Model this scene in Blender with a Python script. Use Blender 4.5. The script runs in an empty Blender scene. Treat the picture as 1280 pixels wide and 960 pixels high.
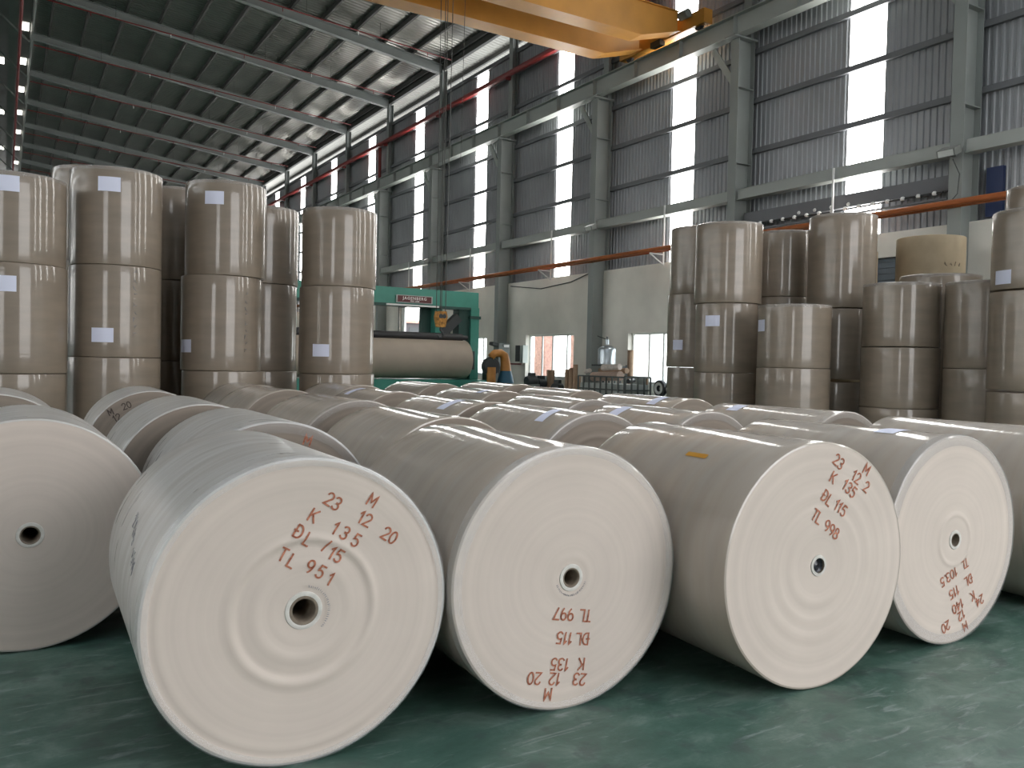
import bpy, bmesh, math, random
from math import pi, sin, cos, radians, atan2, hypot
from mathutils import Matrix, Vector
random.seed(7)
SC = bpy.context.scene
COL = SC.collection

# ------------------------------------------------------------------ camera
cam_d = bpy.data.cameras.new('camera')
cam_d.sensor_fit = 'HORIZONTAL'; cam_d.sensor_width = 36.0
cam_d.lens = 36.0 * 1050.0 / 1280.0
cam_d.clip_end = 500
cam = bpy.data.objects.new('camera', cam_d); COL.objects.link(cam)
_yaw, _pitch, _roll = radians(31.22), radians(-1.457), radians(1.2525)
_f = Vector((sin(_yaw) * cos(_pitch), cos(_yaw) * cos(_pitch), sin(_pitch)))
_r = Vector((cos(_yaw), -sin(_yaw), 0)); _u = _r.cross(_f)
_r2 = _r * cos(_roll) + _u * sin(_roll); _u2 = -_r * sin(_roll) + _u * cos(_roll)
M = Matrix((( _r2.x, _u2.x, -_f.x, 0), (_r2.y, _u2.y, -_f.y, 0), (_r2.z, _u2.z, -_f.z, 1.6), (0, 0, 0, 1)))
cam.matrix_world = M
SC.camera = cam

# ------------------------------------------------------------------ sky and exposure
SKY = 5.0
w = bpy.data.worlds.new('overcast_sky'); SC.world = w; w.use_nodes = True
nt = w.node_tree; nt.nodes.clear()
wo = nt.nodes.new('ShaderNodeOutputWorld'); bg = nt.nodes.new('ShaderNodeBackground')
tcw = nt.nodes.new('ShaderNodeTexCoord'); sep = nt.nodes.new('ShaderNodeSeparateXYZ'); rw = nt.nodes.new('ShaderNodeValToRGB')
nt.links.new(tcw.outputs['Generated'], sep.inputs[0]); nt.links.new(sep.outputs['Z'], rw.inputs[0])
rw.color_ramp.elements[0].position = 0.0; rw.color_ramp.elements[0].color = (1.0, 0.985, 0.965, 1)
rw.color_ramp.elements[1].position = 0.8; rw.color_ramp.elements[1].color = (0.86, 0.92, 1.0, 1)
nt.links.new(rw.outputs[0], bg.inputs['Color']); bg.inputs['Strength'].default_value = SKY
nt.links.new(bg.outputs[0], wo.inputs[0])
STRIP_LIGHT = 13.0
SC.view_settings.view_transform = 'Standard'; SC.view_settings.look = 'None'
SC.view_settings.gamma = 1.0; SC.view_settings.use_curve_mapping = False
SC.view_settings.exposure = 0.3
SC.cycles.use_denoising = True
SC.cycles.max_bounces = 10; SC.cycles.diffuse_bounces = 5; SC.cycles.transparent_max_bounces = 12
SC.cycles.caustics_reflective = False; SC.cycles.caustics_refractive = False

# ------------------------------------------------------------------ materials
MATS = {}
def mat(name, color, rough=0.6, metal=0.0, coat=0.0, coat_rough=0.1, var=0.0, vscale=4.0, bump=0.0, bscale=40.0, stretch=(1, 1, 1), spec=0.5, var2=None):
    m = bpy.data.materials.new(name); m.use_nodes = True
    n = m.node_tree; b = n.nodes['Principled BSDF']; L = n.links
    b.inputs['Base Color'].default_value = (*color, 1); b.inputs['Roughness'].default_value = rough
    b.inputs['Metallic'].default_value = metal; b.inputs['Coat Weight'].default_value = coat
    b.inputs['Coat Roughness'].default_value = coat_rough; b.inputs['Specular IOR Level'].default_value = spec
    if var > 0 or bump > 0:
        tc = n.nodes.new('ShaderNodeTexCoord'); mp = n.nodes.new('ShaderNodeMapping')
        mp.inputs['Scale'].default_value = stretch; L.new(tc.outputs['Object'], mp.inputs[0])
    if var > 0:
        nz = n.nodes.new('ShaderNodeTexNoise'); nz.inputs['Scale'].default_value = vscale; nz.inputs['Detail'].default_value = 5
        L.new(mp.outputs[0], nz.inputs['Vector'])
        rp = n.nodes.new('ShaderNodeValToRGB')
        c2 = var2 or tuple(c * (1 + var) for c in color)
        c1 = tuple(c * (1 - var) for c in color)
        rp.color_ramp.elements[0].position = 0.32; rp.color_ramp.elements[1].position = 0.68
        rp.color_ramp.elements[0].color = (*c1, 1); rp.color_ramp.elements[1].color = (*c2, 1)
        L.new(nz.outputs['Fac'], rp.inputs[0]); L.new(rp.outputs[0], b.inputs['Base Color'])
    if bump > 0:
        n2 = n.nodes.new('ShaderNodeTexNoise'); n2.inputs['Scale'].default_value = bscale; n2.inputs['Detail'].default_value = 4
        L.new(mp.outputs[0], n2.inputs['Vector'])
        bp = n.nodes.new('ShaderNodeBump'); bp.inputs['Strength'].default_value = bump; bp.inputs['Distance'].default_value = 0.01
        L.new(n2.outputs['Fac'], bp.inputs['Height']); L.new(bp.outputs[0], b.inputs['Normal'])
        if coat: L.new(bp.outputs[0], b.inputs['Coat Normal'])
    MATS[name] = m
    return m

def film_mat(name, color, axis, coat_rough, milky, bump, light, coat=1.0):
    """kraft paper under stretch film; axis = the roll's own axis letter ('y' lying, 'z' standing)"""
    m = bpy.data.materials.new(name); m.use_nodes = True
    n = m.node_tree; b = n.nodes['Principled BSDF']; L = n.links
    tc = n.nodes.new('ShaderNodeTexCoord')
    def noise(scale, detail=4, sc=1.0):
        mp = n.nodes.new('ShaderNodeMapping'); mp.inputs['Scale'].default_value = scale; L.new(tc.outputs['Object'], mp.inputs[0])
        z = n.nodes.new('ShaderNodeTexNoise'); z.inputs['Scale'].default_value = sc; z.inputs['Detail'].default_value = detail
        L.new(mp.outputs[0], z.inputs['Vector']); return z.outputs['Fac']
    def sv(a, r):  # a across the roll's axis, r along it
        return (a, r, a) if axis == 'y' else (a, a, r)
    rp = n.nodes.new('ShaderNodeValToRGB')
    rp.color_ramp.elements[0].position = 0.3; rp.color_ramp.elements[1].position = 0.72
    rp.color_ramp.elements[0].color = (*[c * 0.86 for c in color], 1); rp.color_ramp.elements[1].color = (*[c * 1.1 for c in color], 1)
    L.new(noise(sv(1.2, 5.0), 6, 1.3), rp.inputs[0])
    mx = n.nodes.new('ShaderNodeMix'); mx.data_type = 'RGBA'
    rf = n.nodes.new('ShaderNodeMapRange'); rf.inputs['From Min'].default_value = 0.4; rf.inputs['From Max'].default_value = 0.7
    rf.inputs['To Min'].default_value = milky * 0.35; rf.inputs['To Max'].default_value = min(1, milky * 1.3)
    L.new(noise(sv(1.5, 11.0), 5, 1.0), rf.inputs['Value']); L.new(rf.outputs[0], mx.inputs['Factor'])
    L.new(rp.outputs[0], mx.inputs['A']); mx.inputs['B'].default_value = (*light, 1)
    L.new(mx.outputs['Result'], b.inputs['Base Color'])
    b.inputs['Roughness'].default_value = 0.5
    b.inputs['Coat Weight'].default_value = coat
    cr = n.nodes.new('ShaderNodeMapRange'); cr.inputs['To Min'].default_value = coat_rough * 0.5; cr.inputs['To Max'].default_value = coat_rough * 1.6
    L.new(noise(sv(3, 14), 4, 1.0), cr.inputs['Value']); L.new(cr.outputs[0], b.inputs['Coat Roughness'])
    ad = n.nodes.new('ShaderNodeMath'); ad.operation = 'ADD'
    L.new(noise(sv(3.0, 16.0), 3, 1.0), ad.inputs[0])
    m2 = n.nodes.new('ShaderNodeMath'); m2.operation = 'MULTIPLY'; m2.inputs[1].default_value = 0.25
    L.new(noise(sv(14.0, 90.0), 3, 1.0), m2.inputs[0]); L.new(m2.outputs[0], ad.inputs[1])
    bp = n.nodes.new('ShaderNodeBump'); bp.inputs['Strength'].default_value = bump; bp.inputs['Distance'].default_value = 0.02
    L.new(ad.outputs[0], bp.inputs['Height']); L.new(bp.outputs[0], b.inputs['Coat Normal'])
    return m

def paper_face_mat(name, color, ringv):
    """wound paper edge: faint concentric tone of the winding, grain"""
    m = bpy.data.materials.new(name); m.use_nodes = True
    n = m.node_tree; b = n.nodes['Principled BSDF']; L = n.links
    tc = n.nodes.new('ShaderNodeTexCoord')
    mp = n.nodes.new('ShaderNodeMapping'); mp.inputs['Scale'].default_value = (1, 0, 1); L.new(tc.outputs['Object'], mp.inputs[0])
    ln = n.nodes.new('ShaderNodeVectorMath'); ln.operation = 'LENGTH'; L.new(mp.outputs[0], ln.inputs[0])
    z = n.nodes.new('ShaderNodeTexNoise'); z.noise_dimensions = '1D'; z.inputs['Scale'].default_value = 26; z.inputs['Detail'].default_value = 6
    L.new(ln.outputs['Value'], z.inputs['W'])
    rp = n.nodes.new('ShaderNodeValToRGB')
    rp.color_ramp.elements[0].position = 0.3; rp.color_ramp.elements[1].position = 0.75
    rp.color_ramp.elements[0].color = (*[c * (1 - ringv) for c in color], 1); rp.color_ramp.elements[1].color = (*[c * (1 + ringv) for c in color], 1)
    L.new(z.outputs['Fac'], rp.inputs[0])
    g = n.nodes.new('ShaderNodeTexNoise'); g.inputs['Scale'].default_value = 3; g.inputs['Detail'].default_value = 5; L.new(tc.outputs['Object'], g.inputs['Vector'])
    r2 = n.nodes.new('ShaderNodeMapRange'); r2.inputs['To Min'].default_value = 0.9; r2.inputs['To Max'].default_value = 1.08; L.new(g.outputs['Fac'], r2.inputs['Value'])
    mu = n.nodes.new('ShaderNodeVectorMath'); mu.operation = 'SCALE'; L.new(rp.outputs[0], mu.inputs[0]); L.new(r2.outputs[0], mu.inputs['Scale'])
    L.new(mu.outputs[0], b.inputs['Base Color'])
    b.inputs['Roughness'].default_value = 0.75; b.inputs['Specular IOR Level'].default_value = 0.25
    return m

def clear_mat(name, tint, gloss, rough, bump=0.0, bscale=20, mixfac=None):
    """thin clear sheet: see-through with a glossy skin"""
    m = bpy.data.materials.new(name); m.use_nodes = True
    n = m.node_tree; n.nodes.clear(); L = n.links
    o = n.nodes.new('ShaderNodeOutputMaterial'); t = n.nodes.new('ShaderNodeBsdfTransparent'); p = n.nodes.new('ShaderNodeBsdfPrincipled')
    mx = n.nodes.new('ShaderNodeMixShader'); t.inputs[0].default_value = (*tint, 1)
    p.inputs['Base Color'].default_value = (0.85, 0.86, 0.87, 1); p.inputs['Roughness'].default_value = rough
    mx.inputs[0].default_value = gloss
    L.new(t.outputs[0], mx.inputs[1]); L.new(p.outputs[0], mx.inputs[2]); L.new(mx.outputs[0], o.inputs[0])
    if bump:
        tc = n.nodes.new('ShaderNodeTexCoord'); z = n.nodes.new('ShaderNodeTexNoise'); z.inputs['Scale'].default_value = bscale; z.inputs['Detail'].default_value = 3
        L.new(tc.outputs['Object'], z.inputs['Vector'])
        bp = n.nodes.new('ShaderNodeBump'); bp.inputs['Strength'].default_value = bump; bp.inputs['Distance'].default_value = 0.02
        L.new(z.outputs['Fac'], bp.inputs['Height']); L.new(bp.outputs[0], p.inputs['Normal'])
        r = n.nodes.new('ShaderNodeMapRange'); r.inputs['From Min'].default_value = 0.35; r.inputs['From Max'].default_value = 0.7
        r.inputs['To Min'].default_value = gloss * 0.7; r.inputs['To Max'].default_value = min(1, gloss * 1.35)
        L.new(z.outputs['Fac'], r.inputs['Value']); L.new(r.outputs[0], mx.inputs[0])
    return m

def glow_mat(name, color, strength):
    m = bpy.data.materials.new(name); m.use_nodes = True
    b = m.node_tree.nodes['Principled BSDF']
    b.inputs['Base Color'].default_value = (0.8, 0.82, 0.8, 1); b.inputs['Roughness'].default_value = 0.4
    b.inputs['Emission Color'].default_value = (*color, 1); b.inputs['Emission Strength'].default_value = strength
    return m

def floor_mat():
    m = bpy.data.materials.new('green_painted_concrete'); m.use_nodes = True
    n = m.node_tree; b = n.nodes['Principled BSDF']; L = n.links
    tc = n.nodes.new('ShaderNodeTexCoord')
    def noise(scale, s, d=6, rough=0.6, dist=0.0):
        mp = n.nodes.new('ShaderNodeMapping'); mp.inputs['Scale'].default_value = scale; L.new(tc.outputs['Object'], mp.inputs[0])
        z = n.nodes.new('ShaderNodeTexNoise'); z.inputs['Scale'].default_value = s; z.inputs['Detail'].default_value = d
        z.inputs['Roughness'].default_value = rough; z.inputs['Distortion'].default_value = dist
        L.new(mp.outputs[0], z.inputs['Vector']); return z.outputs['Fac']
    r1 = n.nodes.new('ShaderNodeValToRGB'); e = r1.color_ramp.elements
    e[0].position = 0.3; e[0].color = (0.024, 0.064, 0.050, 1); e[1].position = 0.72; e[1].color = (0.145, 0.205, 0.178, 1)
    x = r1.color_ramp.elements.new(0.5); x.color = (0.056, 0.115, 0.09, 1)
    L.new(noise((1, 1.6, 1), 2.1, 10, 0.7, 0.5), r1.inputs[0])
    mx = n.nodes.new('ShaderNodeMix'); mx.data_type = 'RGBA'
    rs = n.nodes.new('ShaderNodeMapRange'); rs.inputs['From Min'].default_value = 0.56; rs.inputs['From Max'].default_value = 0.72; rs.inputs['To Max'].default_value = 0.75
    L.new(noise((1.2, 6, 1), 2.6, 8, 0.7, 0.6), rs.inputs['Value']); L.new(rs.outputs[0], mx.inputs['Factor'])
    L.new(r1.outputs[0], mx.inputs['A']); mx.inputs['B'].default_value = (0.26, 0.30, 0.30, 1)
    m2 = n.nodes.new('ShaderNodeMix'); m2.data_type = 'RGBA'
    rd = n.nodes.new('ShaderNodeMapRange'); rd.inputs['From Min'].default_value = 0.55; rd.inputs['From Max'].default_value = 0.66; rd.inputs['To Max'].default_value = 0.7
    L.new(noise((1, 1, 1), 7.0, 5, 0.55, 0.2), rd.inputs['Value']); L.new(rd.outputs[0], m2.inputs['Factor'])
    L.new(mx.outputs['Result'], m2.inputs['A']); m2.inputs['B'].default_value = (0.045, 0.07, 0.066, 1)
    L.new(m2.outputs['Result'], b.inputs['Base Color'])
    rr = n.nodes.new('ShaderNodeMapRange'); rr.inputs['To Min'].default_value = 0.28; rr.inputs['To Max'].default_value = 0.6
    L.new(noise((1, 2, 1), 3, 5), rr.inputs['Value']); L.new(rr.outputs[0], b.inputs['Roughness'])
    bp = n.nodes.new('ShaderNodeBump'); bp.inputs['Strength'].default_value = 0.15; bp.inputs['Distance'].default_value = 0.01
    L.new(noise((1, 1, 1), 14, 4), bp.inputs['Height']); L.new(bp.outputs[0], b.inputs['Normal'])
    return m

m_floor = floor_mat()
m_clad = mat('grey_steel_cladding', (0.27, 0.28, 0.295), 0.42, 0.25, var=0.08, vscale=0.6)
m_roof = mat('foil_faced_roof_sheet', (0.30, 0.30, 0.275), 0.28, 0.8, var=0.12, vscale=0.5)
m_steel = mat('grey_green_steel_paint', (0.24, 0.26, 0.25), 0.5, 0.0, var=0.08, vscale=1.0)
m_steel_lt = mat('pale_grey_steel_paint', (0.33, 0.35, 0.33), 0.5, 0.0, var=0.06, vscale=1.0)
m_purlin = mat('dark_purlin_steel', (0.05, 0.05, 0.046), 0.6)
m_girt = mat('girt_steel', (0.13, 0.135, 0.145), 0.55)
m_plaster = mat('cement_plaster', (0.74, 0.715, 0.65), 0.85, var=0.13, vscale=0.5, bump=0.15, bscale=30)
m_red = mat('red_pipe_paint', (0.17, 0.016, 0.015), 0.45)
m_orange_pipe = mat('orange_pipe_paint', (0.36, 0.105, 0.03), 0.45, var=0.15, vscale=3)
m_white = mat('white_paint', (0.72, 0.73, 0.71), 0.45)
m_strip = glow_mat('translucent_daylight_sheet', (1.0, 0.985, 0.95), STRIP_LIGHT)
m_sky_light = glow_mat('roof_skylight_sheet', (1.0, 0.96, 0.86), 4.0)
m_glass = clear_mat('window_glass', (0.95, 0.98, 0.98), 0.12, 0.05)
m_yellow = mat('crane_yellow_paint', (0.54, 0.25, 0.04), 0.45, var=0.12, vscale=1.2)
m_yellow_d = mat('hook_block_yellow', (0.45, 0.20, 0.03), 0.6, var=0.6, vscale=14)
m_black = mat('black_rubber', (0.02, 0.02, 0.022), 0.55)
m_dark = mat('dark_machine_steel', (0.035, 0.04, 0.042), 0.5)
m_rope = mat('wire_rope_steel', (0.07, 0.07, 0.065), 0.5, 0.5)
m_green = mat('machine_green_paint', (0.045, 0.24, 0.185), 0.4, var=0.08, vscale=2)
m_green_d = mat('machine_dark_green', (0.012, 0.055, 0.045), 0.5)
m_sign = mat('maroon_sign_enamel', (0.10, 0.016, 0.018), 0.4)
m_sign_frame = mat('sign_aluminium', (0.36, 0.38, 0.37), 0.4, 0.4)
m_letter = mat('sign_white_letters', (0.75, 0.70, 0.68), 0.5)
m_core = mat('brown_core_board', (0.17, 0.135, 0.10), 0.75, var=0.25, vscale=30)
m_core_in = mat('core_inside', (0.12, 0.10, 0.085), 0.8)
m_core_black = mat('black_core_plug_film', (0.03, 0.033, 0.04), 0.18, var=0.4, vscale=25, bump=0.5, bscale=35)
m_plug_ring = mat('pale_core_ring', (0.55, 0.53, 0.49), 0.5, var=0.12, vscale=30)
m_stamp = mat('rust_red_stamp_ink', (0.33, 0.085, 0.04), 0.8, var=0.35, vscale=55, var2=(0.50, 0.20, 0.12))
m_stamp_k = mat('black_stamp_ink', (0.06, 0.045, 0.04), 0.8)
m_pencil = mat('grey_marker_ink', (0.22, 0.22, 0.24), 0.8)
m_sheet = mat('white_label_paper', (0.70, 0.72, 0.86), 0.6)
m_tape = mat('orange_tape', (0.55, 0.27, 0.04), 0.35)
m_face = paper_face_mat('wound_paper_edge', (0.57, 0.495, 0.438), 0.035)
m_face_k_shade = paper_face_mat('shaded_kraft_edge', (0.24, 0.20, 0.165), 0.06)  # rear ends: shade between the rolls is darkened into the kraft colour
m_fold = clear_mat('folded_stretch_film', (0.97, 0.965, 0.96), 0.20, 0.25, bump=0.22, bscale=9)
m_fold_thin = clear_mat('thin_stretch_film', (0.96, 0.96, 0.96), 0.12, 0.22, bump=0.2, bscale=9)
m_fold_grey = clear_mat('grey_film_rim', (0.90, 0.90, 0.905), 0.14, 0.3)
KR = (0.41, 0.345, 0.28)
m_film_y = film_mat('film_wrapped_kraft_lying', KR, 'y', 0.09, 0.25, 0.12, (0.46, 0.45, 0.435))
m_film_milk = film_mat('milky_film_lying', (0.36, 0.33, 0.29), 'y', 0.32, 0.75, 0.25, (0.56, 0.555, 0.54))
m_film_z = film_mat('film_wrapped_kraft_standing', (0.225, 0.178, 0.132), 'z', 0.06, 0.10, 0.11, (0.27, 0.24, 0.205), 0.75)
m_kraft = mat('bare_kraft_paper', (0.45, 0.36, 0.24), 0.65, var=0.08, vscale=3)
m_tube = mat('brown_paper_tube', (0.40, 0.27, 0.18), 0.7, var=0.12, vscale=8)
m_orange_duct = mat('orange_duct_paint', (0.50, 0.22, 0.05), 0.5, var=0.12, vscale=6)
m_blue = mat('blue_blower_paint', (0.015, 0.10, 0.17), 0.45)
m_blue_d = mat('dark_blue_sheet', (0.02, 0.035, 0.10), 0.5)
m_greybox = mat('grey_cabinet_paint', (0.16, 0.18, 0.17), 0.5)
m_galv = mat('galvanised_tank_steel', (0.45, 0.50, 0.54), 0.28, 0.8, var=0.1, vscale=4)
m_ibc = mat('white_tank_plastic', (0.42, 0.45, 0.43), 0.5)
m_cage = mat('dark_cage_steel', (0.09, 0.10, 0.095), 0.5)
m_paperwaste = mat('crumpled_white_paper', (0.62, 0.55, 0.50), 0.7, var=0.15, vscale=9)
m_pink = mat('pale_brown_paper_sheet', (0.42, 0.31, 0.25), 0.7, var=0.1, vscale=9)
m_board = mat('pale_board', (0.55, 0.60, 0.57), 0.6)
m_yard = mat('yard_concrete', (0.42, 0.41, 0.39), 0.9, var=0.08, vscale=0.3)
m_brick = mat('outside_red_brick', (0.48, 0.27, 0.22), 0.9, var=0.25, vscale=9)
m_bldg = mat('outside_grey_render', (0.075, 0.07, 0.075), 0.9)
m_shutter = mat('blue_grey_shutter', (0.10, 0.125, 0.15), 0.5)
m_lamp = mat('flood_lamp_glass', (0.55, 0.58, 0.56), 0.2)
m_lampbody = mat('flood_lamp_body', (0.14, 0.15, 0.14), 0.45)
m_insul = mat('white_insulator', (0.85, 0.85, 0.83), 0.3)

# ------------------------------------------------------------------ mesh builder
class MB:
    def __init__(s): s.v = []; s.f = []; s.mi = []
    def add(s, vs, fs, mi=0):
        k = len(s.v); s.v += [tuple(p) for p in vs]; s.f += [tuple(i + k for i in q) for q in fs]; s.mi += [mi] * len(fs); return s
    def box(s, x0, x1, y0, y1, z0, z1, mi=0):
        return s.add([(x0, y0, z0), (x1, y0, z0), (x1, y1, z0), (x0, y1, z0), (x0, y0, z1), (x1, y0, z1), (x1, y1, z1), (x0, y1, z1)],
                     [(0, 3, 2, 1), (4, 5, 6, 7), (0, 1, 5, 4), (1, 2, 6, 5), (2, 3, 7, 6), (3, 0, 4, 7)], mi)
    def bar(s, p, q, w, h=None, up=(0, 0, 1), mi=0):
        p, q = Vector(p), Vector(q); d = (q - p).normalized(); up = Vector(up)
        if abs(d.dot(up)) > 0.99: up = Vector((0, 1, 0))
        a = d.cross(up).normalized() * (w / 2); b = a.cross(d).normalized() * ((h or w) / 2)
        vs = [p - a - b, p + a - b, p + a + b, p - a + b, q - a - b, q + a - b, q + a + b, q - a + b]
        return s.add(vs, [(0, 1, 2, 3), (7, 6, 5, 4), (0, 4, 5, 1), (1, 5, 6, 2), (2, 6, 7, 3), (3, 7, 4, 0)], mi)
    def tube(s, pts, r, n=8, caps=True, mi=0):
        pts = [Vector(p) for p in pts]; rings = []
        rs = r if isinstance(r, (list, tuple)) else [r] * len(pts)
        for i, p in enumerate(pts):
            d = (pts[min(i + 1, len(pts) - 1)] - pts[max(i - 1, 0)]).normalized()
            u = Vector((0, 0, 1)) if abs(d.z) < 0.9 else Vector((1, 0, 0))
            a = d.cross(u).normalized(); b = a.cross(d)
            rings.append([p + (a * cos(2 * pi * k / n) + b * sin(2 * pi * k / n)) * rs[i] for k in range(n)])
        k0 = len(s.v); vs = [v for g in rings for v in g]; fs = []
        for i in range(len(pts) - 1):
            for k in range(n):
                fs.append((i * n + k, i * n + (k + 1) % n, (i + 1) * n + (k + 1) % n, (i + 1) * n + k))
        if caps: fs.append(tuple(range(n))[::-1]); fs.append(tuple((len(pts) - 1) * n + k for k in range(n)))
        return s.add(vs, fs, mi)
    def lathe(s, prof, n=64, axis='z', c=(0, 0, 0), closed=False, wob=None, mi=0):
        """prof: list of (r, h) along the axis, h along +axis"""
        vs = []; fs = []; m = len(prof)
        for (r, h) in prof:
            for k in range(n):
                t = 2 * pi * k / n; rr = r * (1 + (wob(t, h) if wob else 0))
                if axis == 'z': vs.append((c[0] + rr * cos(t), c[1] + rr * sin(t), c[2] + h))
                elif axis == 'y': vs.append((c[0] + rr * cos(t), c[1] + h, c[2] - rr * sin(t)))
                else: vs.append((c[0] + h, c[1] + rr * cos(t), c[2] + rr * sin(t)))
        for i in range(m - 1):
            for k in range(n):
                fs.append((i * n + k, i * n + (k + 1) % n, (i + 1) * n + (k + 1) % n, (i + 1) * n + k))
        return s.add(vs, fs, mi)
    def build(s, name, m, parent=None, smooth=False, loc=None, angle=35):
        me = bpy.data.meshes.new(name); me.from_pydata(s.v, [], s.f); me.validate(); me.update()
        ms = m if isinstance(m, (list, tuple)) else [m]
        for q in ms: me.materials.append(q)
        if len(ms) > 1:
            for p, i in zip(me.polygons, s.mi): p.material_index = i
        bm = bmesh.new(); bm.from_mesh(me); bmesh.ops.recalc_face_normals(bm, faces=bm.faces); bm.to_mesh(me); bm.free()
        if smooth:
            for p in me.polygons: p.use_smooth = True
            try: me.set_sharp_from_angle(angle=radians(angle))
            except Exception: pass
        o = bpy.data.objects.new(name, me); COL.objects.link(o)
        if parent is not None: o.parent = parent
        if loc: o.location = loc
        return o

def link(name, me, parent=None, loc=(0, 0, 0), rz=0):
    o = bpy.data.objects.new(name, me); COL.objects.link(o); o.parent = parent; o.location = loc; o.rotation_euler = (0, 0, rz); return o
def tag(o, label=None, cat=None, group=None, kind=None):
    if label: o['label'] = label
    if cat: o['category'] = cat
    if group: o['group'] = group
    if kind: o['kind'] = kind
    return o
def thing(name, loc, rz=0, label=None, cat=None, group=None, kind=None):
    o = bpy.data.objects.new(name, None); o.empty_display_size = 0.3; COL.objects.link(o)
    o.location = loc; o.rotation_euler = (0, 0, rz); return tag(o, label, cat, group, kind)

ORDW = 'first second third fourth fifth sixth seventh eighth ninth tenth eleventh twelfth thirteenth fourteenth fifteenth sixteenth seventeenth'.split()
# ------------------------------------------------------------------ the building
WX = 18.2                 # inner line of the right wall's cladding
Y0, Y1 = -9.0, 110.0
EAVE_TOP = 14.42          # top of the cladding; open gap above it
COLY = [10.6 + 6.5 * k for k in range(0, 16)]
STRIPY = [13.45 + 6.54 * j for j in range(-3, 15)]
STRIPW = 1.02
THR = 1.2                 # throat of the ridge monitor
def roof_z(x): return 15.95 + (WX - abs(x)) * 0.1235

LX = -54.6                # left wall, two spans away
fl = MB().box(-55, 18.6, Y0, Y1, -0.2, 0).build('floor', m_floor); tag(fl, 'worn green painted concrete floor under the paper rolls', 'floor', kind='structure')
yd = MB()
yd.box(-90, 120, -90, Y0, -0.3, -0.05); yd.box(18.6, 120, Y0, 130, -0.3, -0.05); yd.box(-90, -55, Y0, 130, -0.3, -0.05)
yo = yd.build('ground', m_yard); tag(yo, 'pale concrete yard outside the open doors', 'ground', kind='structure')

# wall openings: (y0, y1, z0, z1)
WINS = [(25.3, 28.62, 1.05, 2.72), (18.85, 22.16, 1.0, 2.68), (31.82, 35.1, 1.05, 2.70)]
DOORO = (38.5, 41.3, 0.0, 4.4)
SHUT = (11.95, 15.6, 0.0, 4.3)

wr = thing('wall_right', (WX, 50, 0), 0, 'grey corrugated steel wall with plastered block base and tall light strips', 'wall', kind='structure')
def rib_sheet(y0, y1, z0, z1, x, pitch=0.16, dep=0.026, side=-1):
    b = MB(); pts = []; n = max(1, round((y1 - y0) / pitch)); p = (y1 - y0) / n
    for i in range(n):
        a = y0 + i * p
        pts += [(x, a), (x, a + p * .42), (x + side * dep, a + p * .55), (x + side * dep, a + p * .87)]
    pts.append((x, y1))
    vs = [(q[0], q[1], z0) for q in pts] + [(q[0], q[1], z1) for q in pts]; m = len(pts)
    return b.add(vs, [(i, i + 1, m + i + 1, m + i) for i in range(m - 1)])
def child(o, par):
    o.parent = par; o.matrix_parent_inverse = Matrix.Translation(par.location).inverted(); return o
edges = [Y0] + [v for s in STRIPY for v in (s - STRIPW / 2, s + STRIPW / 2)] + [Y1]
for i in range(0, len(edges), 2):
    if edges[i + 1] - edges[i] > 0.05:
        child(rib_sheet(edges[i], edges[i + 1], 4.8, EAVE_TOP, WX).build('cladding_sheet', m_clad), wr)
# block wall with openings, built between columns
ops = sorted(WINS + [DOORO, SHUT])
cuts = [Y0]
for o_ in ops: cuts += [o_[0], o_[1]]
cuts.append(Y1)
for i in range(0, len(cuts), 2):
    child(MB().box(17.95, WX + 0.03, cuts[i], cuts[i + 1], 0, 4.88).build('plaster_panel', m_plaster), wr)
for (a, b_, z0, z1) in ops:
    child(MB().box(17.95, WX + 0.03, a, b_, z1, 4.88).build('lintel_panel', m_plaster), wr)
    if z0 > 0: child(MB().box(17.95, WX + 0.03, a, b_, 0, z0).build('sill_panel', m_plaster), wr)
# girts
for z in (7.71, 9.12, 10.5, 12.15, 13.6):
    g = MB().box(WX - 0.14, WX - 0.035, 3.0, Y1, z - 0.07, z + 0.07); child(g.build('girt', m_girt), wr)
child(MB().box(WX - 0.12, WX + 0.05, Y0, Y1, EAVE_TOP - .02, EAVE_TOP + 0.14).build('eave_girt', m_girt), wr)

# translucent light strips, one per bay
for j, sy in enumerate(STRIPY):
    o = rib_sheet(sy - STRIPW / 2, sy + STRIPW / 2, 4.95, EAVE_TOP - .02, WX + 0.01, 0.204, 0.02).build('window_%d' % (j + 4), m_strip)
    n = j - 2
    lab = {1: 'wide bright light strip in the wall bay above the upright rolls at right', 2: 'bright light strip just right of the yellow crane end',
           3: 'bright light strip above the plastered wall with the two-pane window', 4: 'bright wall light strip above the end post of the green winder'}.get(n)
    if n < 1: lab = 'translucent light strip in the right wall beside the near end of the hall'
    elif lab is None: lab = 'narrow light strip in the far right wall, %s strip from the right frame edge' % ORDW[n - 1]
    tag(o, lab, 'window', 'light strips in the right wall', 'structure')
    if n < 1: o['group'] = 'light strips beside the near end'

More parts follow.
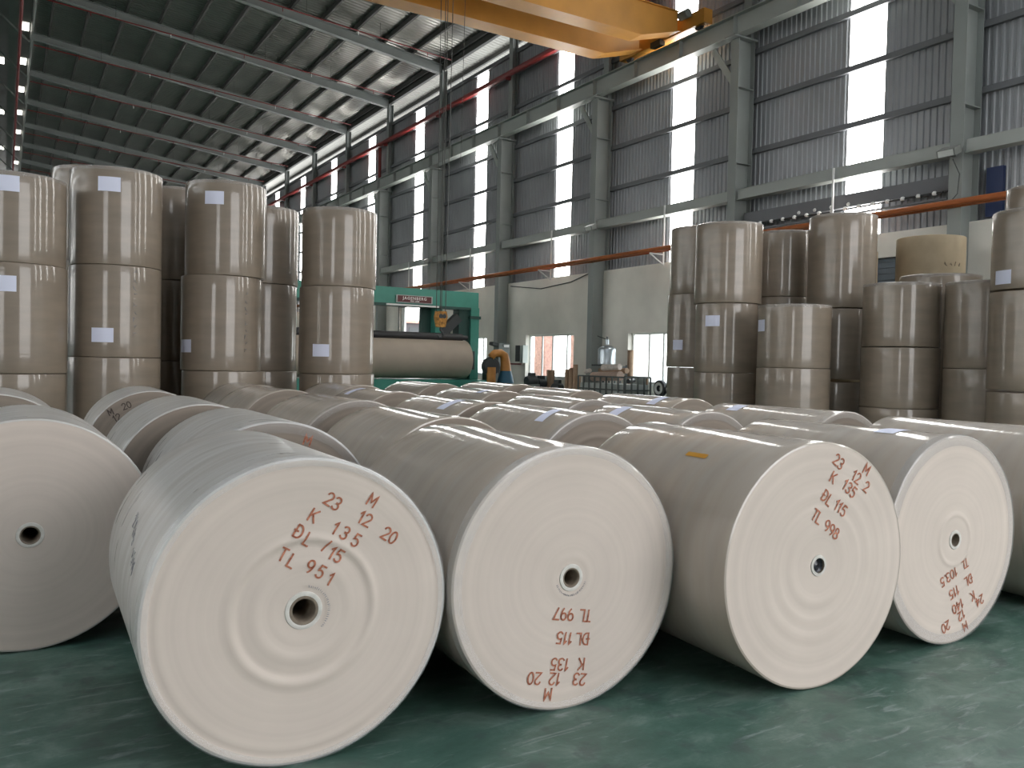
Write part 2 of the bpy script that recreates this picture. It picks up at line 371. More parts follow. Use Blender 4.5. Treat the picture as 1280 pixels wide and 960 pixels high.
# windows with frames
def make_window(n, y0, y1, z0, z1, label, mull):
    t = thing('window_%d' % n, (WX, (y0 + y1) / 2, z0), 0, label, 'window', kind='structure')
    b = MB(); x0, x1 = WX - 0.06, WX + 0.0; W = (y1 - y0) / 2; hh = z1 - z0; X0, X1 = -0.06, 0.0
    b.box(X0, X1, -W, W, 0, .06); b.box(X0, X1, -W, W, hh - .06, hh); b.box(X0, X1, -W, -W + .06, .06, hh - .06); b.box(X0, X1, W - .06, W, .06, hh - .06)
    b.build('window_frame', m_white, t)
    last = -W + 0.06
    for q in mull + [W - 0.06]:
        if q < W - 0.07: MB().box(-0.05, -0.005, q - .035, q + .035, .06, hh - .06).build('mullion', m_white, t)
        MB().box(-0.03, -0.022, last, q, .06, hh - .06).build('pane', m_glass, t)
        last = q
    MB().box(-0.3, 0.02, -W, W, -0.05, 0.0).build('window_sill', m_white, t)
    return t
make_window(1, *WINS[0], 'bright white framed window left of the dark column', [-0.95, 0.02, 0.75])
make_window(2, *WINS[1], 'bright white framed window behind the white board and wire cage', [-0.6, 0.1, 0.8])
make_window(3, *WINS[2], 'small bright window showing right of the green winder post', [-1.0, 0.0, 0.9])

# open doorway far along the wall and the shut roller door behind the stacks
t = thing('door_1', (WX, 39.9, 0), 0, 'open doorway with pale sky and a grey building outside', 'door', kind='structure')
b = MB(); b.box(-0.28, 0.02, -1.46, -1.4, 0, 4.4); b.box(-0.28, 0.02, 1.4, 1.46, 0, 4.4); b.box(-0.28, 0.02, -1.46, 1.46, 4.4, 4.46)
b.build('door_frame', m_dark, t); MB().box(-0.1, 0.0, 1.05, 1.4, 0, 4.38).build('door_leaf', m_white, t)
t = thing('door_2', (WX - 0.1, (SHUT[0] + SHUT[1]) / 2, 0), 0, 'dark blue grey roller shutter behind the upright rolls at right', 'door', kind='structure')
hw = (SHUT[1] - SHUT[0]) / 2
MB().box(0.0, 0.03, -hw, hw, 0.0, 4.3).build('shutter_light_block', m_dark, t)  # plate added behind the slats to block daylight through their gaps
sl = MB().box(-0.03, 0.0, -hw, hw, 0.0, 0.135); so = sl.build('slat', m_shutter, t)
for i in range(1, 30): link('slat', so.data, t, (0, 0, i * 0.145))
MB().box(-0.1, 0.05, -hw - .05, hw + .05, 4.28, 4.36).build('shutter_rail', m_dark, t)

# gable walls, left wall
gn = thing('wall_near', (0, Y0, 0), 0, 'near end wall of the hall behind the camera, with open doorways added for daylight', 'wall', kind='structure')
NDOORS = [(-16.0, -10.0, 9.0), (3.2, 13.5, 10.0)]  # unseen doorways placed from reflections, added to light the rolls
xs = [LX] + [v for d in NDOORS for v in d[:2]] + [18.2]
for i in range(0, len(xs), 2): child(MB().box(xs[i], xs[i + 1], Y0 - .12, Y0, 0, 18.2).build('gable_panel', m_clad), gn)
for (a, b_, h) in NDOORS: child(MB().box(a, b_, Y0 - .12, Y0, h, 18.2).build('gable_panel', m_clad), gn)
gf = thing('wall_far', (0, Y1, 0), 0, 'far end wall of the hall beyond the rolls', 'wall', kind='structure')
child(MB().box(LX, 18.2, Y1, Y1 + .12, 0, 18.2).build('gable_panel', m_clad), gf)
wl = thing('wall_left', (LX, 50, 0), 0, 'far left corrugated wall of the hall outside the picture', 'wall', kind='structure')
for a, b_ in [(edges[i], edges[i + 1]) for i in range(0, len(edges), 2)]:
    child(rib_sheet(a, b_, 0, 15.9, LX, 0.4, 0.03, 1).build('cladding_sheet', m_clad), wl)
for sy in STRIPY:
    child(MB().box(LX, LX + .01, sy - .51, sy + .51, 0, 3).build('cladding_sheet', m_clad), wl)
    child(MB().box(LX, LX + .01, sy - .51, sy + .51, 3, 14.4).build('light_strip', m_strip), wl)
    child(MB().box(LX, LX + .01, sy - .51, sy + .51, 14.4, 15.9).build('cladding_sheet', m_clad), wl)

# roof
ce = thing('ceiling', (0, 50, 17.9), 0, 'silver corrugated steel roof on sloping rafters and dark purlins', 'ceiling', kind='structure')
def roof_sheet(y0, y1, x0, x1, sgn):
    b = MB(); n = round((y1 - y0) / 0.25); p = (y1 - y0) / n; pts = []
    for i in range(n):
        a = y0 + i * p; pts += [(a, 0), (a + p * .5, 0), (a + p * .62, .035), (a + p * .88, .035)]
    pts.append((y1, 0)); m = len(pts)
    vs = [(sgn * x0, y, roof_z(x0) + h) for y, h in pts] + [(sgn * x1, y, roof_z(x1) + h) for y, h in pts]
    return b.add(vs, [(i, i + 1, m + i + 1, m + i) for i in range(m - 1)])
bays = [Y0] + COLY + [Y1]
ADDED_GLAZING = (-5.0, 7.0)          # unseen roof glazing added to brighten the roll tops and floor
for x0, x1, sg in ((THR, 3.2, 1), (5.6, 8.4, 1), (10.8, 20.6, 1), (1.8, 2.8, -1), (5.2, 18.2, -1)):
    child(roof_sheet(*ADDED_GLAZING, x0, x1, sg).build('roof_sheet', m_roof), ce)
for x0, x1 in ((3.2, 5.6), (8.4, 10.8), (-5.2, -2.8)):
    b = MB(); b.add([(x0, ADDED_GLAZING[0], roof_z(x0)), (x1, ADDED_GLAZING[0], roof_z(x1)), (x1, ADDED_GLAZING[1], roof_z(x1)), (x0, ADDED_GLAZING[1], roof_z(x0))], [(0, 1, 2, 3)])
    child(b.build('added_roof_light', m_glass), ce)
bays = [Y0, ADDED_GLAZING[0], None, ADDED_GLAZING[1]] + COLY + [Y1]
for a, b_ in zip(bays[:-1], bays[1:]):
    if a is None or b_ is None: continue
    child(roof_sheet(a, b_, THR, 20.6, 1).build('roof_sheet', m_roof), ce)
    child(roof_sheet(a, b_, 1.8, 18.2, -1).build('roof_sheet', m_roof), ce)
def far_z(x): return 18.1 - abs(abs(x) - 36.4) * (18.1 - roof_z(18.2)) / 18.2
FARL = [(-29.5, -24.5), (-49.0, -44.0)]     # unseen glazing added over the left spans to brighten the right wall
def far_sheet(x0, x1, y0, y1, m, name):
    b = MB(); b.add([(x0, y0, far_z(x0)), (x1, y0, far_z(x1)), (x1, y1, far_z(x1)), (x0, y1, far_z(x0))], [(0, 1, 2, 3)]); child(b.build(name, m), ce)
for x0, x1 in ((LX, -49.0), (-44.0, -36.4), (-36.4, -29.5), (-24.5, -18.2)): far_sheet(x0, x1, Y0, Y1, m_roof, 'roof_sheet')
for x0, x1 in FARL:
    far_sheet(x0, x1, Y0, 6, m_roof, 'roof_sheet'); far_sheet(x0, x1, 6, 80, m_glass, 'added_roof_light'); far_sheet(x0, x1, 80, Y1, m_roof, 'roof_sheet')
PUR = [17.75 - 1.44 * i for i in range(12)]
for x in PUR:
    z = roof_z(x); child(MB().box(x - 0.05, x + 0.05, Y0, Y1, z - 0.24, z - 0.01).build('purlin', m_purlin), ce)
for i in range(6):
    x = -(17 - 3 * i); z = roof_z(x); child(MB().box(x - 0.05, x + 0.05, Y0, Y1, z - 0.24, z - 0.01).build('purlin', m_purlin), ce)
b = MB().box(17.88, 18.04, Y0, Y1, roof_z(18) - .46, roof_z(18) - .03); child(b.build('eave_strut', m_purlin), ce)
# overhang beyond the wall: fascia purlin seen through the open eave
for x in (19.3, 20.5):
    z = roof_z(x); child(MB().box(x - 0.05, x + 0.05, Y0, Y1, z - 0.2, z - 0.01).build('purlin', m_purlin), ce)
# ridge monitor
rm = thing('ceiling_ridge', (0, 50, 18.0), 0, 'raised ridge ventilator of the roof with small skylights', 'ceiling', kind='structure')
child(MB().box(-1.85, 1.25, Y0, Y1, 19.55, 19.6).build('ridge_roof', m_roof), rm)
child(MB().box(1.2, 1.24, Y0, Y1, 17.7, 19.55).build('ridge_side', m_steel), rm)
child(MB().box(-1.84, -1.8, Y0, Y1, 17.7, 19.55).build('ridge_side', m_steel), rm)
child(MB().box(0.15, 0.55, Y0, Y1, 19.3, 19.5).build('ridge_beam', m_steel_lt), rm)
for k in range(2, 15):
    y = COLY[0] + 6.5 * k + 3.9
    child(MB().box(0.72, 1.12, y, y + 1.3, 19.53, 19.545).build('skylight', m_sky_light), rm)
    if k % 2: child(MB().box(-0.75, -0.05, y + 0.6, y + 1.9, 19.53, 19.545).build('skylight', m_sky_light), rm)
    child(MB().bar((1.1, y - 2, 17.9), (-0.6, y - 2, 19.4), 0.09).build('ridge_brace', m_steel_lt), rm)

# rafters
for k in range(0, 16):
    y = COLY[k]; b = MB()
    xa, xb = 17.9, THR
    za, zb = roof_z(xa) - 0.26, roof_z(xb) - 0.26
    da, db = 0.42, 0.31
    b.add([(xa, y - .01, za - da), (xb, y - .01, zb - db), (xb, y - .01, zb), (xa, y - .01, za), (xa, y + .01, za - da), (xb, y + .01, zb - db), (xb, y + .01, zb), (xa, y + .01, za)],
          [(0, 1, 2, 3), (7, 6, 5, 4), (0, 4, 5, 1), (3, 2, 6, 7)])
    b.bar((xa, y, za - da), (xb, y, zb - db), 0.24, 0.025); b.bar((xa, y, za), (xb, y, zb), 0.24, 0.025)
    rf = b.build('rafter', m_steel); child(rf, ce)
    for i in range(1, 6):
        x = xa + (xb - xa) * i / 6; zt = roof_z(x) - .27
        s = MB().box(x - 0.012, x + 0.012, y - 0.115, y + 0.115, zt - 0.44, zt); so = s.build('splice_plate', m_steel); so.parent = rf; so.matrix_parent_inverse = Matrix.Translation(ce.location).inverted()

# columns
def column(k):
    y = COLY[k]
    t = thing('steel_column', (17.4, y, 0), 0, None, 'column', 'steel columns along the right wall', 'structure')
    b = MB()                                               # I-section lower shaft, flange towards the hall
    b.box(0, 0.02, -.15, .15, 0, 10.75); b.box(0.02, .78, -.012, .012, 0, 10.75); b.box(.60, .62, -.15, .15, 0, 10.75)
    b.build('lower_shaft', m_steel, t)
    b = MB(); b.box(.45, .47, -.14, .14, 10.75, 15.5); b.box(.47, .72, -.01, .01, 10.75, 15.5); b.box(.70, .72, -.14, .14, 10.75, 15.5); b.build('upper_shaft', m_steel, t)
    MB().box(-.22, .68, -.2, .2, 10.75, 10.80).build('cap_plate', m_steel, t)
    b = MB(); b.bar((0.1, 0.95, 10.72), (0.1, 0.1, 9.55), 0.2, 0.03, up=(1, 0, 0)); b.build('knee_brace', m_steel_lt, t)
    for z in (7.3, 9.4): MB().box(.02, .60, -.15, .15, z, z + .02).build('stiffener_plate', m_steel, t)
    return t
CL = {0: 'steel column with a flood lamp behind the upright rolls at right', 1: 'steel column rising behind the second right-hand stack with its white label',
      2: 'steel column between the two bright windows, above the wire cage', 3: 'steel column just right of the green winder, behind the orange duct', 4: 'steel column behind the sign end of the green winder'}
for k in range(16):
    c = column(k); c['label'] = CL.get(k, 'steel column far along the right wall, %s from the flood lamp column' % ORDW[k - 1])

# runway beam for the crane
rb = thing('runway_beam', (17.45, 50, 10.82), 0, 'long grey crane runway beam carried on the column heads along the wall', 'beam', kind='structure')
b = MB(); b.box(-.16, .16, -40, 60, 0, .03); b.box(-.01, .01, -40, 60, .03, .55); b.box(-.16, .16, -40, 60, .55, .58); b.build('beam', m_steel_lt, rb)
MB().box(-.035, .035, -40, 60, .58, .65).build('crane_rail', m_dark, rb)
st = MB().box(-.15, .15, -.008, .008, .03, .55); so = st.build('stiffener', m_steel_lt, rb, loc=(0, -39, 0))
for y in [COLY[0] - 50 + 6.5 * k + d for k in range(15) for d in (0, 2.2, 4.3)]: link('stiffener', so.data, rb, (0, y, 0))

# strut beams, orange pipe and brackets
for k in range(15):
    y0, y1 = COLY[k] + .16, COLY[k + 1] - .16
    b = MB(); b.box(17.5, 17.52, y0, y1, 6.28, 6.56); b.box(17.45, 17.75, y0, y1, 6.27, 6.29); b.box(17.5, 17.75, y0, y1, 6.55, 6.57)
    o = b.build('strut_beam', m_steel_lt)
    tag(o, 'grey channel beam in the %s wall bay beyond the flood lamp column' % ORDW[k], 'beam', 'channel beams between the columns', 'structure')
k = -1; b = MB(); b.box(17.5, 17.52, 4.2, COLY[0] - .16, 6.28, 6.56); b.box(17.45, 17.75, 4.2, COLY[0] - .16, 6.27, 6.29)
tag(b.build('strut_beam', m_steel_lt), 'grey channel beam running off the right frame edge from the flood lamp column', 'beam', 'channel beams between the columns', 'structure')
o = thing('orange_pipe', (17.2, 40, 5.15), 0, 'rusty orange pipe running along the wall above the plaster', 'pipe')
MB().tube([(0, -36, 0.05), (0, 30, 0.02)], .065, 10).build('pipe', m_orange_pipe, o, True)
MB().tube([(0.16, -36, 0.0), (0.16, 30, -.03)], .035, 8).build('branch_pipe', m_orange_pipe, o, True)
for i, y in enumerate([13.73, 19.9, 26.15, 32.5, 39.0, 45.5]):
    t = thing('pipe_bracket', (17.5, y, 4.7), 0, 'white rod and triangular bracket under the orange pipe, %s from the right' % ORDW[i], 'bracket', 'white brackets under the orange pipe')
    MB().box(-.09, -.05, -.02, .02, 0, 1.85).build('rod', m_white, t)
    MB().bar((-.07, 0, .34), (-.62, 0, .34), .04).build('arm', m_white, t); MB().bar((-.07, 0, .02), (-.62, 0, .34), .035).build('brace', m_white, t)
# red pipes
o = thing('red_pipe', (17.62, 60, 13.42), 0, 'thick red fire main running high along the right wall', 'pipe')
MB().tube([(0, -58, 0), (0, 48, 0)], .1, 10).build('pipe', m_red, o, True)
MB().box(.1, .16, -58, 48, -.06, .02).build('pipe_rail', m_red, o)
for k in range(2, 14):
    b = MB().bar((.0, COLY[k] - 60, -.1), (.28, COLY[k] - 60, -.1), .05, .16); b.build('bracket', m_red, o)
rp = thing('ridge_pipe', (0.62, 60, 17.2), 0, 'red fire pipe running along the roof ridge', 'pipe')
MB().tube([(0, -58, 0), (0, 48, 0)], .07, 8).build('pipe', m_red, rp, True)
for k in range(2, 14):
    y = COLY[k] - 1.5
    t = thing('sprinkler_pipe', (9.4, y, 16.0), 0, 'thin red sprinkler pipe crossing under the roof, %s from the yellow crane' % ORDW[k - 2], 'pipe', 'sprinkler pipes under the roof')
    MB().tube([(8.2, 0, -.5), (-8.2, 0, .72)], .028, 6).build('pipe', m_red, t, True)
    for i in range(5):
        x = 7 - 3.3 * i; z = .11 - x * .0744; MB().tube([(x, 0, z), (x, 0, z - .18)], .018, 5).build('sprinkler_head', m_white if i % 2 else m_red, t)
        MB().tube([(x + 1, 0, z), (x + 1, 0, roof_z(x + 10.4) - 16.05)], .008, 4).build('hanger_rod', m_dark, t)
t = thing('red_riser', (17.75, 43.9, 0), 0, 'red riser pipe climbing the far right wall', 'pipe')
MB().tube([(0, 0, 0), (0, 0, 13.3)], .09, 8).build('pipe', m_red, t, True)

# festoon rail with white insulators
t = thing('festoon_rail', (17.62, 13.9, 5.5), 0, 'dark cable rail with a row of white insulators under the channel beam', 'cable rail')
MB().box(0.1, .3, -3.0, 3.0, .1, .42).build('rail', m_girt, t); MB().box(-.02, .06, -3.0, 3.0, -.12, -.08).build('lower_rail', m_girt, t)
io = MB().lathe([(0, 0), (.045, .01), (.06, .05), (.035, .09), (0, .1)], 8).build('insulator', m_insul, t, True, loc=(0, -2.7, 0))
for i in range(1, 15): link('insulator', io.data, t, (0.0, -2.7 + i * .385, 0))
for i in range(4): link('insulator', io.data, t, (0.12, -.4 + i * .5, .12))
MB().tube([(-.0, -2.9, .05), (0, 0, .02), (0, 2.9, .05)], .02, 6).build('cable', m_dark, t)

# flood lamps
for (x, y, z, lab) in ((17.16, 10.6, 6.15, 'grey flood lamp on the near column above the right-hand rolls'), (17.16, 23.3, 6.15, 'grey flood lamp on the column between the bright windows'), (17.16, 36.5, 6.2, 'small flood lamp on the column above the green winder')):
    t = thing('flood_lamp', (x, y, z), 0, lab, 'lamp', 'flood lamps on the columns')
    q = MB(); q.add([(-.12, -.2, 0), (.1, -.2, .1), (.1, .2, .1), (-.12, .2, 0), (-.16, -.2, .14), (.06, -.2, .26), (.06, .2, .26), (-.16, .2, .14)], [(0, 3, 2, 1), (4, 5, 6, 7), (0, 1, 5, 4), (1, 2, 6, 5), (2, 3, 7, 6), (3, 0, 4, 7)])
    q.build('housing', m_lampbody, t)
    g = MB(); g.add([(-.125, -.17, .01), (-.125, .17, .01), (-.163, .17, .13), (-.163, -.17, .13)], [(0, 1, 2, 3)]); g.build('lens', m_lamp, t)
    MB().box(.06, .2, -.03, .03, .05, .12).build('bracket', m_dark, t)
tag(MB().tube([(17.32, 10.62, 6.15), (17.30, 10.45, 5.8), (17.33, 10.5, 5.4), (17.3, 10.62, 5.25)], .012, 6).build('lamp_cable', m_dark), 'dark cable hanging from the near flood lamp to the orange pipe', 'cable')
tag(MB().box(18.05, 18.15, 9.95, 10.3, 4.95, 6.0).build('blue_panel', m_blue_d), 'dark blue sheet panel on the wall beside the near column', 'panel')
tag(MB().tube([(17.9, 23.9, 4.95), (17.9, 25.5, 4.62), (17.9, 27.5, 4.5), (17.9, 29.8, 4.75)], .02, 6).build('slack_cable', m_dark), 'slack black cable sagging across the top of the plastered wall', 'cable')

# outside: brick building and a grey house seen through the doorway
for y, wd_, lab in ((30.5, .42, 'reddish brick pillar outside the left pane of the bright window'), (27.85, .34, 'reddish brick pillar outside the right pane of the bright window')):
    ob = thing('brick_pillar', (20.1, y, 0), 0, lab, 'pillar', 'brick pillars outside the window')
    MB().box(-.25, .25, -wd_, wd_, 0, 2.9).build('shaft', m_brick, ob); MB().box(-.32, .32, -wd_ - .06, wd_ + .06, 2.9, 3.0).build('cap', m_bldg, ob)
hb = thing('house', (32.6, 77, 0), 0, 'small grey house outside the open doorway', 'building')
MB().box(-2.8, 2.6, -2.5, 3, 0, 5.2).build('wall', m_bldg, hb); MB().box(-3.0, 2.8, -2.8, 3.3, 5.2, 5.45).build('roof', m_brick, hb)
for x in (-2.4, -.8, .8): MB().box(x, x + 1.3, -2.56, -2.5, 3.4, 4.8).build('window', m_dark, hb)

# ------------------------------------------------------------------ overhead crane
cr = thing('overhead_crane', (0, 20.2, 11.5), 0, 'yellow double girder overhead crane with hanging hook', 'crane')
def girder(y0, y1):
    b = MB(); zt, zb, ze = .55, -.40, .02
    prof = [(17.0, ze), (15.6, zb), (-15.6, zb), (-17.0, ze), (-17.0, zt), (17.0, zt)]
    vs = [(x, y0, z) for x, z in prof] + [(x, y1, z) for x, z in prof]; n = 6
    b.add(vs, [tuple(range(n)), tuple(range(2 * n - 1, n - 1, -1))] + [(i, i + n, (i + 1) % n + n, (i + 1) % n) for i in range(n)])
    for (p, q) in (((17.05, ze), (15.6, zb)), ((15.6, zb), (-15.6, zb)), ((-15.6, zb), (-17.05, ze))):
        b.bar((p[0], (y0 + y1) / 2, p[1] - .01), (q[0], (y0 + y1) / 2, q[1] - .01), y1 - y0 + .14, .025)
    b.bar((17, (y0 + y1) / 2, zt + .01), (-17, (y0 + y1) / 2, zt + .01), y1 - y0 + .14, .025)
    return b
girder(-1.15, -.7).build('girder', m_yellow, cr); girder(.6, 1.05).build('girder', m_yellow, cr)
for x in (17.45, -17.45):
    MB().box(x - .16, x + .16, -1.95, 1.95, .08, .5).build('end_truck', m_yellow, cr)
    for y in (-1.6, 1.6): MB().lathe([(0, -.05), (.15, -.05), (.15, .05), (0, .05)], 16, 'x', (x, y, .12)).build('wheel', m_dark, cr)
    sg = 1 if x > 0 else -1
    MB().lathe([(0, 0), (.13, 0), (.13, .35), (0, .35)], 12, 'y', (x - .35 * sg, -1.5, .45)).build('drive_motor', m_greybox, cr)
    MB().box(x - .25, x + .05, -1.2, -.9, .5, .62).build('gear_box', m_yellow, cr)
    MB().box(x - .3, x - .1, -.2, .25, -.05, .12).build('junction_plate', m_dark, cr)
tr = MB().box(9.1, 10.7, -1.3, 1.2, .62, .85).build('trolley', m_yellow, cr)
MB().lathe([(0, -.6), (.25, -.6), (.25, .6), (0, .6)], 20, 'x', (9.95, 0, 1.1)).build('rope_drum', m_dark, tr)
HX, HY = 9.95, -.05
for dx, dy in ((-.15, .05), (-.06, -.05), (.06, .05), (.16, -.05)):
    MB().tube([(HX + dx, HY + dy, .7), (HX + dx * .7, HY + dy, -8.75)], .011, 5).build('hoist_rope', m_rope, cr)
MB().tube([(HX + .55, HY, .7), (HX + .5, HY, -4.6)], .008, 5).build('limit_cord', m_rope, cr)
hbk = MB(); pr = [(-.09, -.42), (.09, -.42), (.15, -.15), (.12, 0), (-.12, 0), (-.15, -.15)]
hbk.add([(HX + x, HY - .11, z - 8.58) for x, z in pr] + [(HX + x, HY + .11, z - 8.58) for x, z in pr], [(0, 1, 2, 3, 4, 5), (11, 10, 9, 8, 7, 6)] + [(i, i + 6, (i + 1) % 6 + 6, (i + 1) % 6) for i in range(6)])
hk = hbk.build('hook_block', m_yellow_d, cr)
for dx in (-.05, .05): MB().lathe([(0, -.125), (.06, -.125), (.06, .125), (0, .125)], 14, 'y', (HX + dx, HY, -8.71)).build('sheave', m_dark, hk)
MB().tube([(HX, HY, -8.98), (HX, HY, -9.08), (HX + .06, HY, -9.13), (HX + .08, HY, -9.2), (HX + .03, HY, -9.27), (HX - .05, HY, -9.27), (HX - .09, HY, -9.2)], [.03, .03, .03, .03, .03, .026, .012], 8).build('hook', m_dark, hk, True)

# ------------------------------------------------------------------ paper rolls
def text_mesh(s, size, bold=0.0, ext=0.0004, sx=0.82, sp=1.0):
    cu = bpy.data.curves.new('stamp', 'FONT'); cu.body = s; cu.size = size; cu.align_x = 'CENTER'; cu.align_y = 'CENTER'; cu.extrude = ext; cu.offset = bold; cu.resolution_u = 3; cu.space_character = sp
    ob = bpy.data.objects.new('stamp_tmp', cu); COL.objects.link(ob)
    dg = bpy.context.evaluated_depsgraph_get(); dg.update()
    me = bpy.data.meshes.new_from_object(ob.evaluated_get(dg)); bpy.data.objects.remove(ob); bpy.data.curves.remove(cu)
    for v in me.vertices: v.co.x *= sx
    return me
def arc(cx, cy, rx, ry, a0, a1, n=10):
    return [(cx + rx * cos(radians(a0 + (a1 - a0) * i / n)), cy + ry * sin(radians(a0 + (a1 - a0) * i / n))) for i in range(n + 1)]
GLYPH = {  # stencil letters as pen strokes in a box .56 wide and 1 high; (advance, strokes)
 'M': (.86, [[(0, 0), (0, 1), (.32, .3), (.64, 1), (.64, 0)]]), 'K': (.74, [[(0, 0), (0, 1)], [(.54, 1), (.02, .42)], [(.18, .58), (.56, 0)]]),
 'T': (.72, [[(0, 1), (.56, 1)], [(.28, 1), (.28, 0)]]), 'L': (.66, [[(0, 1), (0, 0), (.46, 0)]]),
 'Đ': (.8, [[(0, 0), (0, 1)] + arc(.2, .5, .36, .5, 90, -90, 12) + [(0, 0)], [(-.12, .5), (.2, .5)]]),
 '/': (.5, [[(0, 0), (.22, 1)]]), '.': (.3, [[(0, 0), (0, .09)]]), '1': (.5, [[(0, .74), (.2, 1), (.2, 0)]]),
 '2': (.74, [arc(.26, .72, .26, .28, 165, -25, 10) + [(0, 0), (.56, 0)]]), '3': (.74, [arc(.25, .75, .25, .25, 150, -90, 10) + arc(.25, .25, .27, .27, 90, -150, 10)]),
 '4': (.76, [[(.42, 0), (.42, 1), (0, .3), (.58, .3)]]), '5': (.74, [[(.5, 1), (.1, 1), (.06, .56)] + arc(.25, .31, .27, .31, 110, -145, 12)]),
 '7': (.7, [[(0, 1), (.54, 1), (.18, 0)]]), '8': (.74, [arc(.27, .76, .22, .24, 0, 360, 14), arc(.27, .26, .27, .26, 0, 360, 14)]),
 '9': (.74, [arc(.27, .7, .26, .3, 0, 360, 14), arc(.27, .7, .26, .7, 0, -75, 10)]), '0': (.74, [arc(.27, .5, .27, .5, 0, 360, 18)])}
def stamp(parent, s, u, v, R, rot, cap, m, fy):
    """one inked group of stencil letters lying on the wound face; cap = letter height"""
    pen = .075; total = sum(GLYPH[c][0] for c in s) - .2; x0 = -total / 2; b = MB(); ca, sa = cos(radians(rot)), sin(radians(rot))
    def put(x, y):
        x *= cap; y = (y - .5) * cap; X, Z = u + x * ca - y * sa, v + x * sa + y * ca
        return (X, fy(hypot(X, Z)) - .0032, Z)
    for c in s:
        adv, strokes = GLYPH[c]
        for st in strokes:
            pts = []
            for p, q in zip(st[:-1], st[1:]):
                k = max(1, round(hypot(q[0] - p[0], q[1] - p[1]) / .2))
                pts += [(p[0] + (q[0] - p[0]) * i / k, p[1] + (q[1] - p[1]) * i / k) for i in range(k)]
            pts.append(st[-1]); vs = []
            for i, p in enumerate(pts):
                d0 = Vector(pts[i]) - Vector(pts[i - 1]) if i else Vector(pts[1]) - Vector(pts[0])
                d1 = Vector(pts[i + 1]) - Vector(pts[i]) if i < len(pts) - 1 else d0
                d0.normalize(); d1.normalize(); d = (d0 + d1)
                d = d.normalized() if d.length > .2 else d1
                w = pen / max(.55, d.dot(d1)); nx, ny = -d.y * w, d.x * w
                e = -pen * .8 if i == 0 else (pen * .8 if i == len(pts) - 1 else 0)
                vs += [put(x0 + p[0] + nx + d.x * e, p[1] + ny + d.y * e), put(x0 + p[0] - nx + d.x * e, p[1] - ny + d.y * e)]
            b.add(vs, [(2 * i, 2 * i + 1, 2 * i + 3, 2 * i + 2) for i in range(len(pts) - 1)])
        x0 += adv
    return b.build('stamped_text', m, parent, loc=(0, 0, R))
LYING = {}; FACEY = {}
def lying_roll(key, X, Y, R, yawdeg, L, label, film=None, face=None, fold=None, rings=(), dish=0.0, core='open', hole=.052, ring=.074, n=96):
    """front face centre base at (X, Y); the face looks along local -Y"""
    t = thing('paper_roll', (X, Y, 0), radians(yawdeg + 90), label, 'paper roll', 'paper rolls lying in lines on the floor')
    film = film or m_film_y; face = face or m_face
    rnd = random.Random(hash(key) % 1000 + int(X * 100)); p1, p2 = rnd.random() * 6, rnd.random() * 6
    def wob(a, h): return .0012 * sin(3 * a + p1) + .0008 * sin(7 * a + p2 + h)
    prof = [(R - .012, 0.0), (R - .003, .003), (R, .012)] + [(R, L * i / 8) for i in range(1, 8)] + [(R, L - .012), (R - .003, L - .003), (R - .012, L), (R * .6, L), (ring, L)]
    b = MB().lathe(prof, n, 'y', (0, 0, R), wob=wob).build('wrapped_body', film, t, True)
    # wound paper face with its own relief
    rr = ring; fp = []
    steps = 60
    for i in range(steps + 1):
        r = ring + (R - .010 - ring) * i / steps
        y = .001 + dish * (1 - r / R)
        for (rc, amp, wd) in rings: y -= amp * math.exp(-((r - rc * R) / (wd * R)) ** 2)
        fp.append((r, y))
    fo = MB().lathe(fp, n, 'y', (0, 0, R), wob=wob).build('end_face', face, t, True, angle=60)
    fo.data.transform(Matrix.Translation((0, 0, -R))); fo.location = (0, 0, R)
    yc = fp[0][1]
    def facey(r):
        y = .001 + dish * (1 - r / R)
        for (rc, amp, wd) in rings: y -= amp * math.exp(-((r - rc * R) / (wd * R)) ** 2)
        return y
    MB().lathe([(ring, yc + .02), (ring, yc - .004), (ring - .006, yc - .006), (hole + .004, yc - .004), (hole, yc + .004), (hole, L), (ring, L)], 40, 'y', (0, 0, R)).build('core', m_core, t, True)
    if core == 'ring': MB().lathe([(ring + .016, yc + .001), (ring + .014, yc - .005), (ring + .004, yc - .007), (ring - .004, yc - .004)], 40, 'y', (0, 0, R)).build('core_collar', m_plug_ring, t, True)
    if core == 'plug':
        MB().lathe([(ring + .008, yc + .001), (ring + .006, yc - .005), (ring - .008, yc - .006)], 40, 'y', (0, 0, R)).build('core_collar', m_plug_ring, t, True)
        MB().lathe([(hole + .002, .012), (.03, .02), (0.004, .01)], 24, 'y', (0, 0, R)).build('core_plug', m_core_black, t, True)
    else:
        MB().lathe([(hole, L * .9), (.001, L * .9)], 24, 'y', (0, 0, R)).build('core_back', m_core_in, t)
    if fold:
        inner, mm, irr = fold
        def wf(a, h): return 0
        bb = MB(); N = 144; vs = []; fs = []
        for k in range(N):
            a = 2 * pi * k / N
            ri = R * (inner + irr * (sin(2 * a + p1) * .5 + sin(5 * a + p2) * .25 + rnd.uniform(-.12, .12)))
            for (r, y) in ((ri, -.003), ((ri + R) / 2, -.0055 - .002 * rnd.random()), (R - .002, -.004), (R + .003, .004), (R + .0035, .05)):
                vs.append((r * cos(a), y, R - r * sin(a)))
        for k in range(N):
            k2 = (k + 1) % N
            for j in range(4): fs.append((k * 5 + j, k2 * 5 + j, k2 * 5 + j + 1, k * 5 + j + 1))
        bb.add(vs, fs).build('folded_film', mm, t, True, angle=70)
    LYING[key] = (t, R, L); FACEY[key] = facey
    return t
